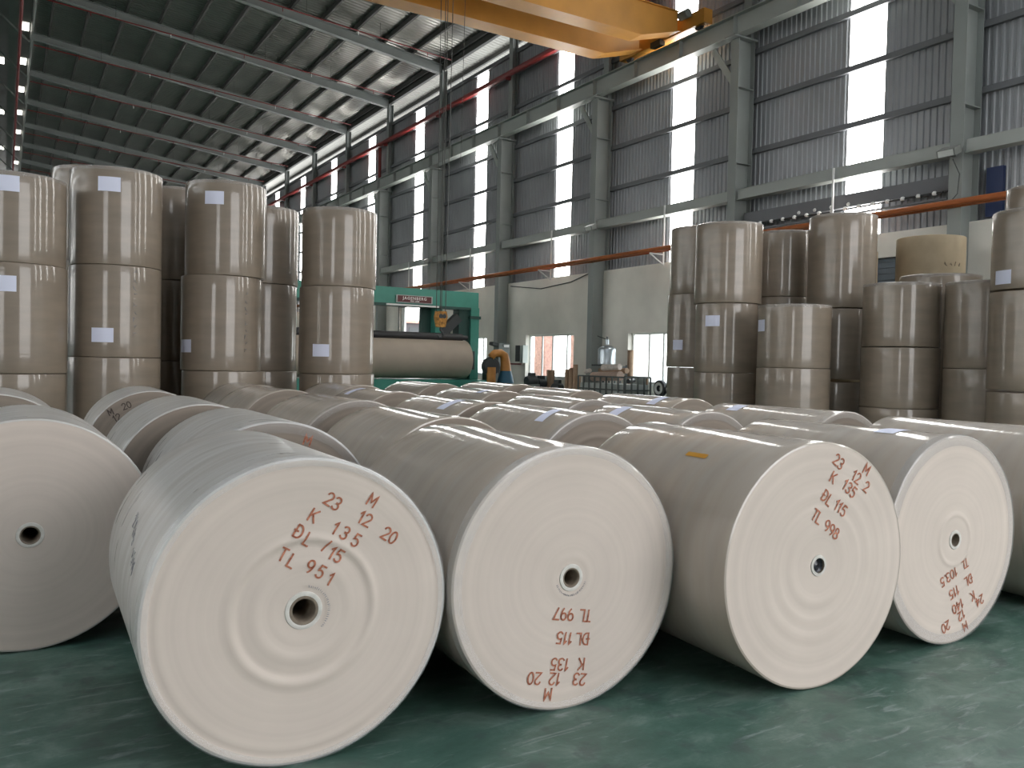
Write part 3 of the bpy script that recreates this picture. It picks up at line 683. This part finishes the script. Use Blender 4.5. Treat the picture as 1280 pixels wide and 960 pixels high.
def mantle_patch(parent, R, t0, t1, a0, a1, m, name='paper_label', skew=0.0, off=.004):
    """sheet lying on the roll's mantle: t along the axis from the front, a in degrees from the top towards local +X"""
    b = MB(); n = 8; vs = []
    for i in range(n + 1):
        a = radians(a0 + (a1 - a0) * i / n); s = skew * i / n
        for t in (t0 + s, t1 + s): vs.append(((R + off) * sin(a), t, R + (R + off) * cos(a)))
    b.add(vs, [(2 * i, 2 * i + 1, 2 * i + 3, 2 * i + 2) for i in range(n)])
    return b.build(name, m, parent, True)

FOLDW = (.925, m_fold, .02); FOLDT = (.93, m_fold_thin, .012)
lying_roll('1', 1.018, 3.216, .606, -91.6, 1.32, 'large paper roll in front stamped TL 951, wrapped in milky grey film', m_film_milk, fold=(.945, m_fold, .006),
           rings=((.47, .008, .035), (.43, -.004, .03), (.31, .006, .05), (.20, .003, .06), (.93, -.003, .02)), dish=.012, core='ring', hole=.043, ring=.060)
lying_roll('2', 2.254, 3.154, .611, -92.0, 1.40, 'paper roll in front with upside-down stamp TL 997 and folded film rim', fold=FOLDW, rings=((.16, .003, .03),), core='ring', hole=.035, ring=.048)
lying_roll('3', 3.49, 2.763, .62, -93.1, 1.38, 'paper roll in front stamped TL 998 with orange tape on its side', rings=((.30, .0035, .05), (.45, .003, .04), (.58, .0035, .05), (.72, .002, .05)), dish=.004, core='plug', hole=.040, ring=.046)
lying_roll('4', 4.789, 2.846, .616, -91.2, 1.45, 'paper roll in front with upside-down stamp TL 103.5 and grey film rim', fold=(.90, m_fold_grey, .002), rings=((.24, .005, .02), (.15, .006, .12)), core='ring', hole=.032, ring=.042)
lying_roll('5', 6.35, 2.9, .613, -91, 1.45, 'paper roll cut off by the right frame edge, beyond the grey-rimmed roll', fold=FOLDT)
lying_roll('0', .128, 5.134, .624, -90.0, 1.36, 'unstamped shaded paper roll at the left frame edge, left of the TL 951 roll', m_film_milk, fold=None, core='ring', hole=.040, ring=.052)
ORD = {'b': 'first', 'c': 'second', 'd': 'third', 'e': 'fourth'}
LANE = {'1': 'milky grey front roll', '2': 'film-rimmed front roll', '3': 'orange-taped front roll', '4': 'grey-rimmed front roll', '5': 'right frame edge roll'}
REST = {'1b': (1.382, 4.926, .613, -91.4, 1.37), '1c': (1.277, 6.52, .622, -91.7, 1.38), '1d': (1.291, 9.097, .619, -92.2, 1.39),
        '2b': (2.635, 5.09, .612, -90.6, 1.33), '2c': (2.698, 7.004, .62, -90, 1.41), '2d': (2.831, 9.634, .617, -88.5, 1.38), '2e': (2.90, 11.12, .615, -90, 1.28),
        '3b': (3.878, 5.108, .617, -90.6, 1.41), '3c': (3.943, 6.864, .613, -89.8, 1.42), '3d': (4.072, 9.287, .612, -91, 1.38), '3e': (4.18, 10.78, .625, -90, 1.38),
        '4b': (5.119, 5.186, .611, -90.5, 1.29), '4c': (5.441, 7.256, .612, -91.9, 1.36), '4d': (5.685, 9.527, .613, -90.5, 1.39), '4e': (5.75, 11.5, .63, -90, 1.38),
        '5b': (6.36, 4.791, .617, -90.2, 1.45), '5c': (6.801, 7.182, .617, -89.4, 1.43), '5d': (7.226, 9.808, .614, -90.1, 1.4), '5e': (7.08, 11.4, .63, -89, 1.42)}
EXTRA = {'1b': ', showing a rust-red M', '1d': ', showing black stamps', '2b': ', with plain kraft end', '3b': ', with white label and ringed end', '4b': ', with white label', '5b': ', with white label', '5c': ', with white label', '3c': ', with white label', '4d': ', with white label', '3d': ', with white label'}
for key, (X, Y, R, yw, L) in REST.items():
    lab = '%s roll behind the %s%s' % (ORD[key[1]], LANE[key[0]], EXTRA.get(key, ''))
    lying_roll(key, X, Y, R, yw, L, lab, m_film_milk if key in ('1b', '1c', '1d') else None, m_face_k_shade,
               fold=(.9, m_fold_thin, .02) if key in ('1b', '3b', '4b', '2c', '5b', '4c') else None,
               rings=((.7, .008, .03),) if key in ('3b', '1c') else (), n=72)
lying_roll('0b', -.07, 7.6, .638, -90, 1.38, 'paper roll lying behind the unstamped shaded roll at the left frame edge', m_film_milk, m_face_k_shade, n=72)

def stamps(key, rot, size, toks, m=m_stamp):
    t, R, L = LYING[key]
    for s, u, v in toks:
        stamp(t, s, u, v, R, rot + random.uniform(-3, 3), size, m, FACEY[key])
stamps('1', -32, 0.050, [('M', .275, .42), ('23', .11, .426), ('12', .245, .346), ('20', .352, .269), ('K', .032, .374), ('1', .123, .318), ('3', .162, .295), ('5', .208, .261), ('Đ', -.024, .314), ('L', .012, .281), ('/', .087, .248), ('1', .111, .219), ('5', .138, .203), ('T', -.086, .231), ('L', -.05, .201), ('9', .021, .174), ('5', .064, .147), ('1', .105, .115)])
stamps('2', 170, 0.053, [('TL', .084, -.188), ('997', -.034, -.166), ('ĐL', .07, -.296), ('115', -.03, -.278), ('K', .068, -.414), ('135', -.052, -.397), ('23', .059, -.485), ('12', -.078, -.461), ('20', -.187, -.44), ('M', -.113, -.526)])
stamps('3', -34, 0.055, [('23', .118, .517), ('M', .327, .469), ('12', .252, .433), ('2', .329, .379), ('K', .081, .438), ('135', .203, .376), ('ĐL', .042, .337), ('115', .142, .28), ('TL', -.025, .248), ('998', .082, .175)])
stamps('4', -159, 0.055, [('TL', .108, -.154), ('103.5', -.044, -.216), ('ĐL', .151, -.258), ('115', .014, -.314), ('K', .202, -.358), ('140', .055, -.402), ('24', .275, -.394), ('12', .094, -.461), ('20', -.056, -.509), ('M', .136, -.532)])
stamps('1b', -20, 0.062, [('M', .181, .498)])
stamps('1d', 25, 0.062, [('M', -.385, .409), ('12', -.328, .353), ('20', -.242, .471)], m_stamp_k)
# tiny illegible print strokes round the core of two rolls
for key, a0, a1, rr in (('1', 80, -45, .098), ('2', -160, -20, .082)):
    t, R, L = LYING[key]; b = MB(); rnd = random.Random(3)
    for i in range(26):
        a = radians(a0 + (a1 - a0) * i / 25)
        for q in range(2):
            a2 = a + rnd.uniform(-.02, .02); r0 = rr - .006 + rnd.uniform(0, .004); r1 = rr + .006 - rnd.uniform(0, .004)
            y = .012 if key == '1' else -.003
            b.bar((r0 * cos(a2), -.0035, R + r0 * sin(a2)), (r1 * cos(a2 + rnd.uniform(-.04, .04)), -.0035, R + r1 * sin(a2)), .0016, .0006, up=(0, 1, 0))
    b.build('core_print', m_pencil, t)['kind'] = 'stuff'
# label sheets, tape, marker notes on the mantles
for key, t0, t1, a0, a1, sk in (('3c', .36, .52, -32, -8, 0), ('3d', 1.0, 1.16, -30, -6, 0), ('3b', .30, .42, -31, -8, .08), ('4b', .88, 1.03, -32, -12, 0), ('5c', .31, .46, -31, -7, 0), ('5b', 1.05, 1.20, -25, -9, 0), ('4d', .28, .42, -22, -8, 0), ('4', .32, .46, -14, 6, 0)):
    t, R, L = LYING[key]; mantle_patch(t, R, t0, t1, a0, a1, m_sheet, skew=sk)
t, R, L = LYING['3']; mantle_patch(t, R, .44, .60, -36.5, -33.5, m_tape, 'tape_strip')
t, R, L = LYING['1']; b = MB(); rnd = random.Random(11)
for (tc, ac, ln) in ((.75, -62, 6), (.45, -72, 4)):
    for i in range(ln):
        pts = []; tt = tc - .05 * i * .8; aa = ac - i * 1.2
        for q in range(6): pts.append((tt + rnd.uniform(-.02, .02), aa + rnd.uniform(-3, 3)))
        b.tube([((R + .003) * sin(radians(a)), ty, R + (R + .003) * cos(radians(a))) for ty, a in pts], .0010, 4)
b.build('marker_note', m_pencil, t)['kind'] = 'stuff'

# ---- upright rolls in stacks
def standing_roll(x, y, z, R, h, label, group, film=None, n=80, cap=True, top=False):
    t = thing('paper_roll', (x, y, z), random.uniform(0, 6.28), label, 'paper roll', group)
    p1 = random.random() * 6
    def wob(a, hh): return .001 * sin(3 * a + p1)
    prof = [(.06, .004), (R - .012, .004), (R - .003, .008), (R, .018)] + [(R, h * i / 6) for i in range(1, 6)] + [(R, h - .016), (R - .003, h - .006), (R - .012, h), (.06, h)]
    MB().lathe(prof, n, 'z', (0, 0, 0), wob=wob).build('wrapped_body', film or m_film_z, t, True)
    MB().lathe([(.06, .0), (.06, h), (.048, h), (.048, 0.0), (.06, 0.0)], 24).build('core', m_core, t, True)
    # ragged film lip on the top edge
    b = MB(); N = 96; vs = []; fs = []
    for k in range(N):
        a = 2 * pi * k / N; up = .006 + .012 * random.random()
        for r, zz in ((R + .002, h - .05), (R + .003, h - .006), (R - .002, h + (up * .5 if top else -.001)), (R - .05, h + (.003 if top else -.0005))): vs.append((r * cos(a), r * sin(a), zz))
    for k in range(N):
        k2 = (k + 1) % N
        for j in range(3): fs.append((k * 4 + j, k2 * 4 + j, k2 * 4 + j + 1, k * 4 + j + 1))
    if cap: b.add(vs, fs).build('film_lip', m_fold_thin, t, True, angle=80)
    t['_r'] = R
    return t
def stack_label(t, wx, wy, a_deg, z, wid=.29, hgt=.2):
    """A4 sheet on an upright roll; a_deg = world azimuth of its centre seen from the roll's axis"""
    R = t['_r'] + .004; b = MB(); n = 6; vs = []; da = wid / R
    for i in range(n + 1):
        a = radians(a_deg) - da / 2 + da * i / n - t.rotation_euler.z
        for zz in (z - hgt / 2, z + hgt / 2): vs.append((R * cos(a), R * sin(a), zz))
    b.add(vs, [(2 * i, 2 * i + 2, 2 * i + 3, 2 * i + 1) for i in range(n)]).build('paper_label', m_sheet, t, True)
GL, GR = 'upright paper rolls stacked at left', 'upright paper rolls stacked at right'
STK = [  # name, x, y, [(R, z0, z1)], phrase, group
 ('S1', .12, 13.0, [(.62, 0, 1.32), (.615, 1.32, 2.73), (.61, 2.73, 3.88)], 'stack at the left frame edge', GL),
 ('S2', 1.40, 13.5, [(.615, 0, 1.55), (.612, 1.55, 2.84), (.612, 2.84, 4.20)], 'second stack from the left', GL),
 ('S2b', 1.23, 14.85, [(.61, 0, 1.5), (.61, 1.5, 3.0), (.61, 3.0, 4.44)], 'stack rising behind the second stack from the left', GL),
 ('S3', 2.62, 15.78, [(.6, 0, 1.5), (.6, 1.5, 2.88), (.6, 2.88, 4.46)], 'dark stack between the second and third left stacks', GL),
 ('S4', 3.05, 14.0, [(.645, 0, 1.37), (.618, 1.37, 2.85), (.618, 2.85, 4.31)], 'third front stack from the left', GL),
 ('S5', 3.90, 15.05, [(.63, 0, 1.36), (.61, 1.36, 2.86), (.61, 2.86, 4.18)], 'stack tucked behind the right side of the third left stack', GL),
 ('S6', 4.80, 13.6, [(.615, 0, 1.35), (.612, 1.35, 2.77), (.612, 2.77, 4.04)], 'stack beside the green winder', GL),
 ('T1', 12.2, 12.8, [(.61, 0, 1.58), (.62, 1.58, 3.05), (.61, 3.05, 4.4)], 'stack at the left end of the right-hand group', GR),
 ('T2', 11.7, 11.52, [(.585, 0, 1.5), (.585, 1.5, 2.78), (.62, 2.78, 4.26)], 'second stack from the left in the right-hand group', GR),
 ('T3', 13.72, 11.95, [(.6, 0, 1.6), (.6, 1.6, 3.04), (.6, 3.04, 4.36)], 'stack in shadow behind the low two-roll stack at right', GR),
 ('T4', 13.63, 10.51, [(.61, 0, 1.37), (.61, 1.42, 2.73), (.61, 2.745, 4.49)], 'tall stack under the cable rail at right', GR),
 ('T5', 11.70, 9.93, [(.612, 0, 1.61), (.61, 1.61, 2.68)], 'low two-roll stack in front at right', GR),
 ('T6', 13.05, 8.82, [(.625, 0, .98), (.62, .98, 1.99), (.61, 2.0, 3.06)], 'stack with ragged film in front of the bare brown roll', GR),
 ('T7', 13.57, 7.66, [(.61, 0, 1.66), (.61, 1.66, 3.05)], 'stack between the ragged-film stack and the right frame edge stack', GR),
 ('T8', 14.6, 9.1, [(.68, 0, 1.1), (.68, 1.1, 2.2), (.68, 2.2, 3.33)], 'wide stack showing its top just below the bare brown roll', GR),
 ('T9', 16.3, 10.4, [(.65, 0, 1.5), (.65, 1.5, 3.0), (.65, 3.0, 4.33)], 'bare brown stack against the near column', GR),
 ('T12', 15.1, 11.5, [(.6, 0, 1.3), (.6, 1.3, 2.7), (.6, 2.7, 4.05)], 'dark brown stack left of the bare brown roll', GR),
 ('T10', 12.85, 6.52, [(.615, 0, 1.33), (.62, 1.36, 2.78), (.61, 2.8, 3.94)], 'front stack at the right frame edge', GR),
 ('T11', 15.2, 7.6, [(.61, 0, 1.6), (.61, 1.6, 3.2), (.61, 3.2, 4.76)], 'tallest stack behind the right frame edge stack', GR),
]
ST = {}
for (nm, x, y, rl, ph, g) in STK:
    for i, (R, z0, z1) in enumerate(rl):
        pos = {1: ['bottom'], 2: ['bottom', 'top'], 3: ['bottom', 'middle', 'top']}[len(rl)][i]
        bare = nm in ('T9', 'T12')
        dx, dy = ((random.uniform(-.02, .02), random.uniform(-.02, .02)) if i and len(rl) > 2 else (0, 0))
        if nm in ('S4', 'T2', 'S2'): dx = dy = 0
        if nm == 'S4' and i == 1: dx = -.05
        ST[nm, i] = standing_roll(x + dx, y + dy, z0, R, z1 - z0, '%s upright roll of the %s' % (pos, ph), g, m_kraft if bare else None, cap=not bare and i == len(rl) - 1, top=i == len(rl) - 1)
        ST[nm, i]['_x'] = x
def lab_at(key, px_az, z, w=.29, h=.2):
    t = ST[key]; X, Y = t.location.x, t.location.y
    # world angle at which the view line with this compass azimuth meets the roll
    d = Vector((sin(radians(px_az)), cos(radians(px_az)))); o = Vector((-X, -Y)); B = o.dot(d); C = o.dot(o) - t['_r'] ** 2
    s = -B - math.sqrt(max(0, B * B - C)); p = o + d * s
    stack_label(t, X, Y, math.degrees(atan2(p.y, p.x)), z - t.location.z, w, h)
def az(u): return 31.22 + math.degrees(math.atan((u - 640) / 1050))
LAB = [(('S1', 2), az(6), 3.72), (('S1', 1), az(3), 2.46), (('S2', 2), az(134), 3.95), (('S2', 1), az(127), 1.86), (('S4', 2), az(264.7), 4.03), (('S4', 1), az(231), 1.75), (('S6', 1), az(400), 1.73), (('T1', 1), az(845.5), 2.03), (('T2', 1), az(888), 2.45), (('T5', 1), az(949), 2.33), (('T10', 2), az(1248), 2.98)]
for k, a, z in LAB: lab_at(k, a, z, .25 if k[0] in ('T1', 'T5') else .29)
# marker notes on upright rolls
for key, a in ((('S4', 1), 13.6), (('S2', 1), 7.0)):
    t = ST[key]; X, Y = t.location.x, t.location.y; R = t['_r'] + .003; b = MB(); rnd = random.Random(5)
    d = Vector((sin(radians(a)), cos(radians(a)))); o_ = Vector((-X, -Y)); B = o_.dot(d); s = -B - math.sqrt(max(0, B * B - o_.dot(o_) + t['_r'] ** 2)); p = o_ + d * s
    a0 = atan2(p.y, p.x) - t.rotation_euler.z
    for i in range(9):
        z = 1.2 - i * .11
        b.tube([(R * cos(a0 + q), R * sin(a0 + q), z + w_) for q, w_ in [(rnd.uniform(-.05, .05), rnd.uniform(-.04, .04)) for _ in range(5)]], .003, 4)
    b.build('marker_note', m_pencil, t)['kind'] = 'stuff'
t = ST['T9', 2]; b = MB(); rnd = random.Random(9); a0 = math.radians(238) - t.rotation_euler.z; R = .653
for i in range(4):
    b.tube([(R * cos(a0 + i * .16 + q), R * sin(a0 + i * .16 + q), .75 + w_) for q, w_ in [(rnd.uniform(-.05, .05), rnd.uniform(-.05, .05)) for _ in range(4)]], .006, 4)
b.build('marker_note', m_core, t)['kind'] = 'stuff'

# ------------------------------------------------------------------ green winder
wd = thing('paper_winder', (13.0, 28.6, 0), 0, 'green paper winding machine with maroon sign on its top beam', 'machine')
MB().box(-5.6, 2.74, 0, .7, 3.68, 4.27).build('top_beam', m_green, wd)
MB().box(2.42, 2.78, 0, .6, 0, 3.68).build('post', m_green, wd)
MB().box(2.36, 2.84, -.04, .64, 3.25, 3.36).build('post_bracket', m_green_d, wd)
MB().box(1.95, 2.42, .1, .6, 0, 3.68).build('inner_post', m_green_d, wd)
MB().box(-5.6, -5.2, 0, .6, 0, 3.68).build('post', m_green, wd)
MB().box(-5.6, 2.6, -1.2, .8, 0, .92).build('base', m_green, wd)
MB().box(-5.4, 2.4, -.02, .3, 3.58, 3.68).build('lower_rail', m_green_d, wd)
MB().box(-1.1, 1.0, -.1, -.02, 3.6, 3.66).build('light_tube', m_white, wd)
MB().box(.95, 1.25, .1, .5, 2.4, 3.6).build('carriage', m_green, wd); MB().box(.55, 1.3, .5, .7, 2.3, 3.6).build('carriage_plate', m_green_d, wd)
b = MB(); b.bar((1.25, .2, 2.65), (1.95, .2, 3.3), .3, .35); b.build('lever_arm', m_dark, wd)
MB().box(1.2, 1.6, .1, .5, 2.35, 2.9).build('drive_housing', m_dark, wd)
MB().box(2.05, 2.2, .02, .1, 2.1, 2.6).build('gauge_plate', m_sign_frame, wd); MB().box(2.05, 2.2, .02, .1, 1.2, 1.7).build('gauge_plate', m_sign_frame, wd)
MB().box(1.55, 1.9, -.1, .0, 2.05, 2.22).build('guard_plate', m_white, wd)
MB().lathe([(0, -7.5), (.15, -7.5), (.15, .02), (.09, .02), (.09, .25), (0, .25)], 24, 'x', (1.85, -.3, 2.5)).build('black_roller', m_black, wd, True)
MB().box(2.02, 2.4, -.4, .1, 1.3, 2.0).build('chuck_block', m_dark, wd)
sgn = MB().box(-.72, .74, -.06, 0, 3.72, 4.0)
sg = sgn.build('sign', m_sign_frame, wd); MB().box(-.67, .69, -.07, -.055, 3.745, 3.975).build('sign_plate', m_sign, sg)
for s, z, size in (('JAGENBERG', 3.885, .15), ('PERT 2008', 3.785, .065)):
    me = text_mesh(s, size, .003, .002, 0.9, 1.25); me.materials.append(m_letter); o = bpy.data.objects.new('sign_lettering', me); COL.objects.link(o); o.parent = sg
    for v in me.vertices: v.co.x *= 1.12
    o.matrix_local = Matrix.Translation((.01, -.075, z)) @ Matrix.Rotation(pi / 2, 4, 'X')
jr = thing('paper_roll', (13.0, 28.25, .95), 0, 'wide unwrapped paper roll held in the green winder', 'paper roll')
MB().lathe([(.08, -7.4), (.70, -7.4), (.72, -7.38), (.72, 1.96), (.70, 1.98), (.08, 1.98)], 56, 'x', (0, 0, .72)).build('wound_paper', m_kraft if False else mat('winder_kraft', (0.40, 0.335, 0.27), 0.7, var=.05, vscale=2), jr, True)
MB().lathe([(0, -7.6), (.075, -7.6), (.075, 2.2), (0, 2.2)], 20, 'x', (0, 0, .72)).build('shaft', m_dark, jr, True)

# ------------------------------------------------------------------ things along the wall
bl = thing('dust_blower', (15.3, 25.9, 0), 0, 'blue blower cone with an orange elbow duct beside the winder', 'blower')
MB().lathe([(0, 0), (.42, 0), (.40, .5), (.26, 1.1), (.2, 1.3), (0, 1.3)], 28, 'z', (.12, 0, 0)).build('cone_body', m_blue, bl, True)
MB().tube([(.12, 0, 1.28), (.1, 0, 1.6), (.04, 0, 1.84), (-.12, 0, 1.93), (-.35, 0, 1.92), (-.5, 0, 1.78)], [.2, .175, .16, .15, .14, .13], 14).build('elbow_duct', m_orange_duct, bl, True)
MB().tube([(-.5, -.05, 0.5), (-.5, -.05, 1.42)], .16, 16).build('outlet_duct', m_orange_duct, bl, True)
MB().lathe([(0, -.15), (.3, -.15), (.34, -.05), (.34, .05), (.3, .15), (0, .15)], 24, 'y', (-.45, .1, 1.45)).build('fan_housing', m_dark, bl, True)
MB().box(-.65, .3, -.2, .3, 0, .5).build('skid', m_dark, bl)
mo = thing('electric_motor', (15.95, 27.9, 0), 0, 'dark electric motor and gearbox between winder post and orange duct', 'motor')
MB().lathe([(0, -.22), (.17, -.22), (.19, -.18), (.19, .18), (.13, .22), (0, .22)], 20, 'x', (0, 0, 1.5)).build('motor_body', m_greybox, mo, True)
MB().box(-.2, .22, -.3, .3, 0, 1.31).build('pedestal', m_dark, mo); MB().box(-.08, .12, -.36, -.3, .8, 1.2).build('cover_plate', m_greybox, mo)
cb = thing('control_box', (16.95, 28.9, 0), 0, 'grey green control boxes on a stand in front of the plastered wall', 'control box')
MB().box(-.2, .3, -.2, .2, 1.45, 2.35).build('cabinet', m_greybox, cb); MB().box(-.05, .05, -.05, .05, 0, 1.45).build('stand', m_dark, cb)
b = MB(); b.bar((-.45, 0, 2.35), (.1, 0, 2.2), .3, .12); b.build('hood', m_dark, cb); MB().box(.0, .25, -.24, -.2, 2.2, 2.3).build('name_plate', m_white, cb)
wb = thing('switch_box', (17.8, 28.9, 1.55), 0, 'small dark switch box with a lamp arm on the wall right of the duct', 'switch box')
MB().box(-.1, .15, -.22, .1, .1, .75).build('box_body', m_dark, wb); MB().box(-.08, .15, -.45, -.22, .05, .75).build('side_cover', m_board, wb); b = MB(); b.bar((0, .6, 0), (0, -.2, 0), .06); b.build('arm', m_red, wb)
for i, (x, y, wx, hh, lab) in enumerate(((16.15, 25.3, .45, .95, 'dark grey pump block left of the bright window sill'), (16.75, 25.6, .35, .85, 'second dark pump block under the bright window'), (17.0, 24.9, .4, .72, 'low black motor under the bright window beside the brown tubes'))):
    t = thing('pump', (x, y, 0), .2 * i, lab, 'pump')
    MB().lathe([(0, -wx / 2), (.17, -wx / 2), (.2, -wx / 3), (.2, wx / 3), (.12, wx / 2), (0, wx / 2)], 18, 'x', (0, 0, hh)).build('motor', m_dark, t, True)
    MB().box(-wx / 2, wx / 2, -.2, .2, 0, hh - .1).build('base', m_greybox, t); MB().box(-.1, .1, -.1, .1, hh + .1, hh + .3).build('terminal_box', m_dark, t)
for i, (y, r, hh) in enumerate(((25.62, .085, 1.36), (25.38, .085, 1.36), (24.46, .08, 1.4), (24.22, .085, 1.46), (23.96, .085, 1.58), (23.76, .08, 1.2))):
    lab = ['brown paper tube standing left in the pair by the bright window', 'brown paper tube standing right in the pair by the bright window', 'brown tube left in the group of four by the column', 'thick brown tube second in the group of four by the column', 'tallest brown tube in the group of four by the column', 'short brown tube right in the group of four by the column'][i]
    t = thing('paper_tube', (17.1, y, 0), 0, lab, 'tube', 'brown paper tubes standing by the window')
    MB().lathe([(r, 0), (r, hh), (r - .015, hh), (r - .015, .02)], 20).build('tube_wall', m_tube, t, True); MB().lathe([(r - .012, .3), (.001, .3)], 16).build('tube_inside', m_dark, t)

cg = thing('wire_cage', (16.7, 21.3, 0), 0, 'dark wire cage container with a pale plastic liner below the tank', 'cage')
hx, hy, hz = .5, 1.2, 1.22
pb = MB(); pb.box(-hx, hx, -hy, hy, .0, .14); pb.build('pallet_base', m_cage, cg)
MB().box(-hx + .04, hx - .04, -hy + .04, hy - .04, .14, 1.0).build('liner', m_ibc, cg)
for z in (.45, .8, 1.2):
    b = MB(); b.box(-hx - .02, hx + .02, -hy - .02, -hy + .02, z, z + .045); b.box(-hx - .02, hx + .02, hy - .02, hy + .02, z, z + .045); b.box(-hx - .02, -hx + .02, -hy, hy, z, z + .045); b.box(hx - .02, hx + .02, -hy, hy, z, z + .045)
    b.build('rail', m_cage, cg)
vb = MB().box(-.02, .02, -.02, .02, .14, 1.22); vo = vb.build('upright', m_cage, cg, loc=(-hx - .02, -hy, 0))
for i in range(1, 9): link('upright', vo.data, cg, (-hx - .02, -hy + 2 * hy * i / 8, 0))
for i in range(0, 5): link('upright', vo.data, cg, (-hx + 2 * hx * i / 4, -hy - .02, 0)); link('upright', vo.data, cg, (-hx + 2 * hx * i / 4, hy + .02, 0))
for i in range(1, 9): link('upright', vo.data, cg, (hx + .02, -hy + 2 * hy * i / 8, 0))
# waste paper cores and sheets lying in the cage
WASTE = [((16.45, 22.05, 1.2), (16.5, 20.7, 1.26), .15, m_pink, 'broad brown paper bundle across the wire cage'), ((16.5, 21.6, 1.50), (16.55, 20.8, 1.54), .10, m_paperwaste, 'white paper bundle lying topmost in the wire cage'),
         ((16.4, 22.4, 1.36), (16.35, 22.1, 1.4), .07, m_paperwaste, 'white paper roll end at the left of the wire cage'), ((17.0, 22.4, 1.40), (17.0, 21.0, 1.42), .09, m_tube, 'brown tube lying under the steel tank'),
         ((16.95, 20.6, 1.12), (16.5, 20.3, 1.1), .07, m_dark, 'dark scrap tube at the right of the wire cage')]
for p, q, r, m, lab in WASTE:
    t = thing('scrap_paper_roll', ((p[0] + q[0]) / 2, (p[1] + q[1]) / 2, (p[2] + q[2]) / 2 - r), 0, lab, 'scrap paper', 'scrap paper in the wire cage')
    c = Vector(t.location); MB().tube([Vector(p) - c, Vector(q) - c], r, 14).build('wound_paper', m, t, True)
    d = (Vector(q) - Vector(p)).normalized() * .01
    MB().tube([Vector(p) - c - d, Vector(p) - c + d], r * .4, 10).build('core_hole', m_dark, t)
tk = thing('steel_tank', (16.95, 22.0, 1.6), 0, 'silver steel tank with a valve on its domed lid above the wire cage', 'tank')
MB().lathe([(0, 0), (.27, 0), (.29, .02), (.29, .5), (.27, .54), (.18, .6), (.08, .63), (0, .63)], 32).build('shell', m_galv, tk, True)
MB().tube([(0, 0, .66), (0, 0, .82)], .06, 12).build('valve_neck', m_galv, tk, True); b = MB(); b.tube([(-.02, .05, .84), (-.02, .5, .95)], .015, 6); b.tube([(0, 0, .82), (0, 0, .92)], .03, 8); b.build('valve_handle', m_dark, tk)
ts = thing('tank_stand', (16.95, 22.0, 0), 0, 'dark stand carrying the silver steel tank', 'stand')
MB().box(-.35, .35, -.35, .35, 1.56, 1.6).build('shelf', m_dark, ts)
for x in (.3,): 
    for y in (-.3, .3): MB().box(x + .27, x + .31, y - .02, y + .02, 0, 1.6).build('leg', m_dark, ts)
MB().box(.3, .62, -.3, .3, 1.5, 1.56).build('bracket', m_dark, ts)
t = thing('paper_tube', (17.74, 21.75, 0), 0, 'tall brown tube standing right of the silver tank', 'tube'); MB().lathe([(.1, 0), (.1, 2.1), (.085, 2.1), (.085, .05)], 18).build('tube_wall', m_tube, t, True)
t = thing('pale_board', (17.3, 20.75, 0), 0, 'pale greenish board leaning below the right-hand bright window', 'board')
MB().box(0, .03, -.4, .35, 0, 1.25).build('board_sheet', m_board, t); MB().box(-.03, 0.0, -.44, -.37, 0, 1.25).build('batten', m_tube, t)
t = thing('hand_cart', (17.4, 19.5, 0), 0, 'small cart with white rimmed black wheels under the right-hand bright window', 'cart')
for y in (-.2, .35):
    wv = MB().lathe([(.1, -.06), (.2, -.08), (.26, -.05), (.26, .05), (.2, .08), (.1, .06)], 24, 'x', (0, y, .9)).build('wheel', m_black, t, True); MB().lathe([(.1, -.065), (.17, -.085), (.19, -.082), (.12, -.06)], 24, 'x', (0, y, .9)).build('rim', m_white, wv)
MB().box(-.05, .5, -.45, .5, 0, .64).build('cart_body', m_greybox, t)
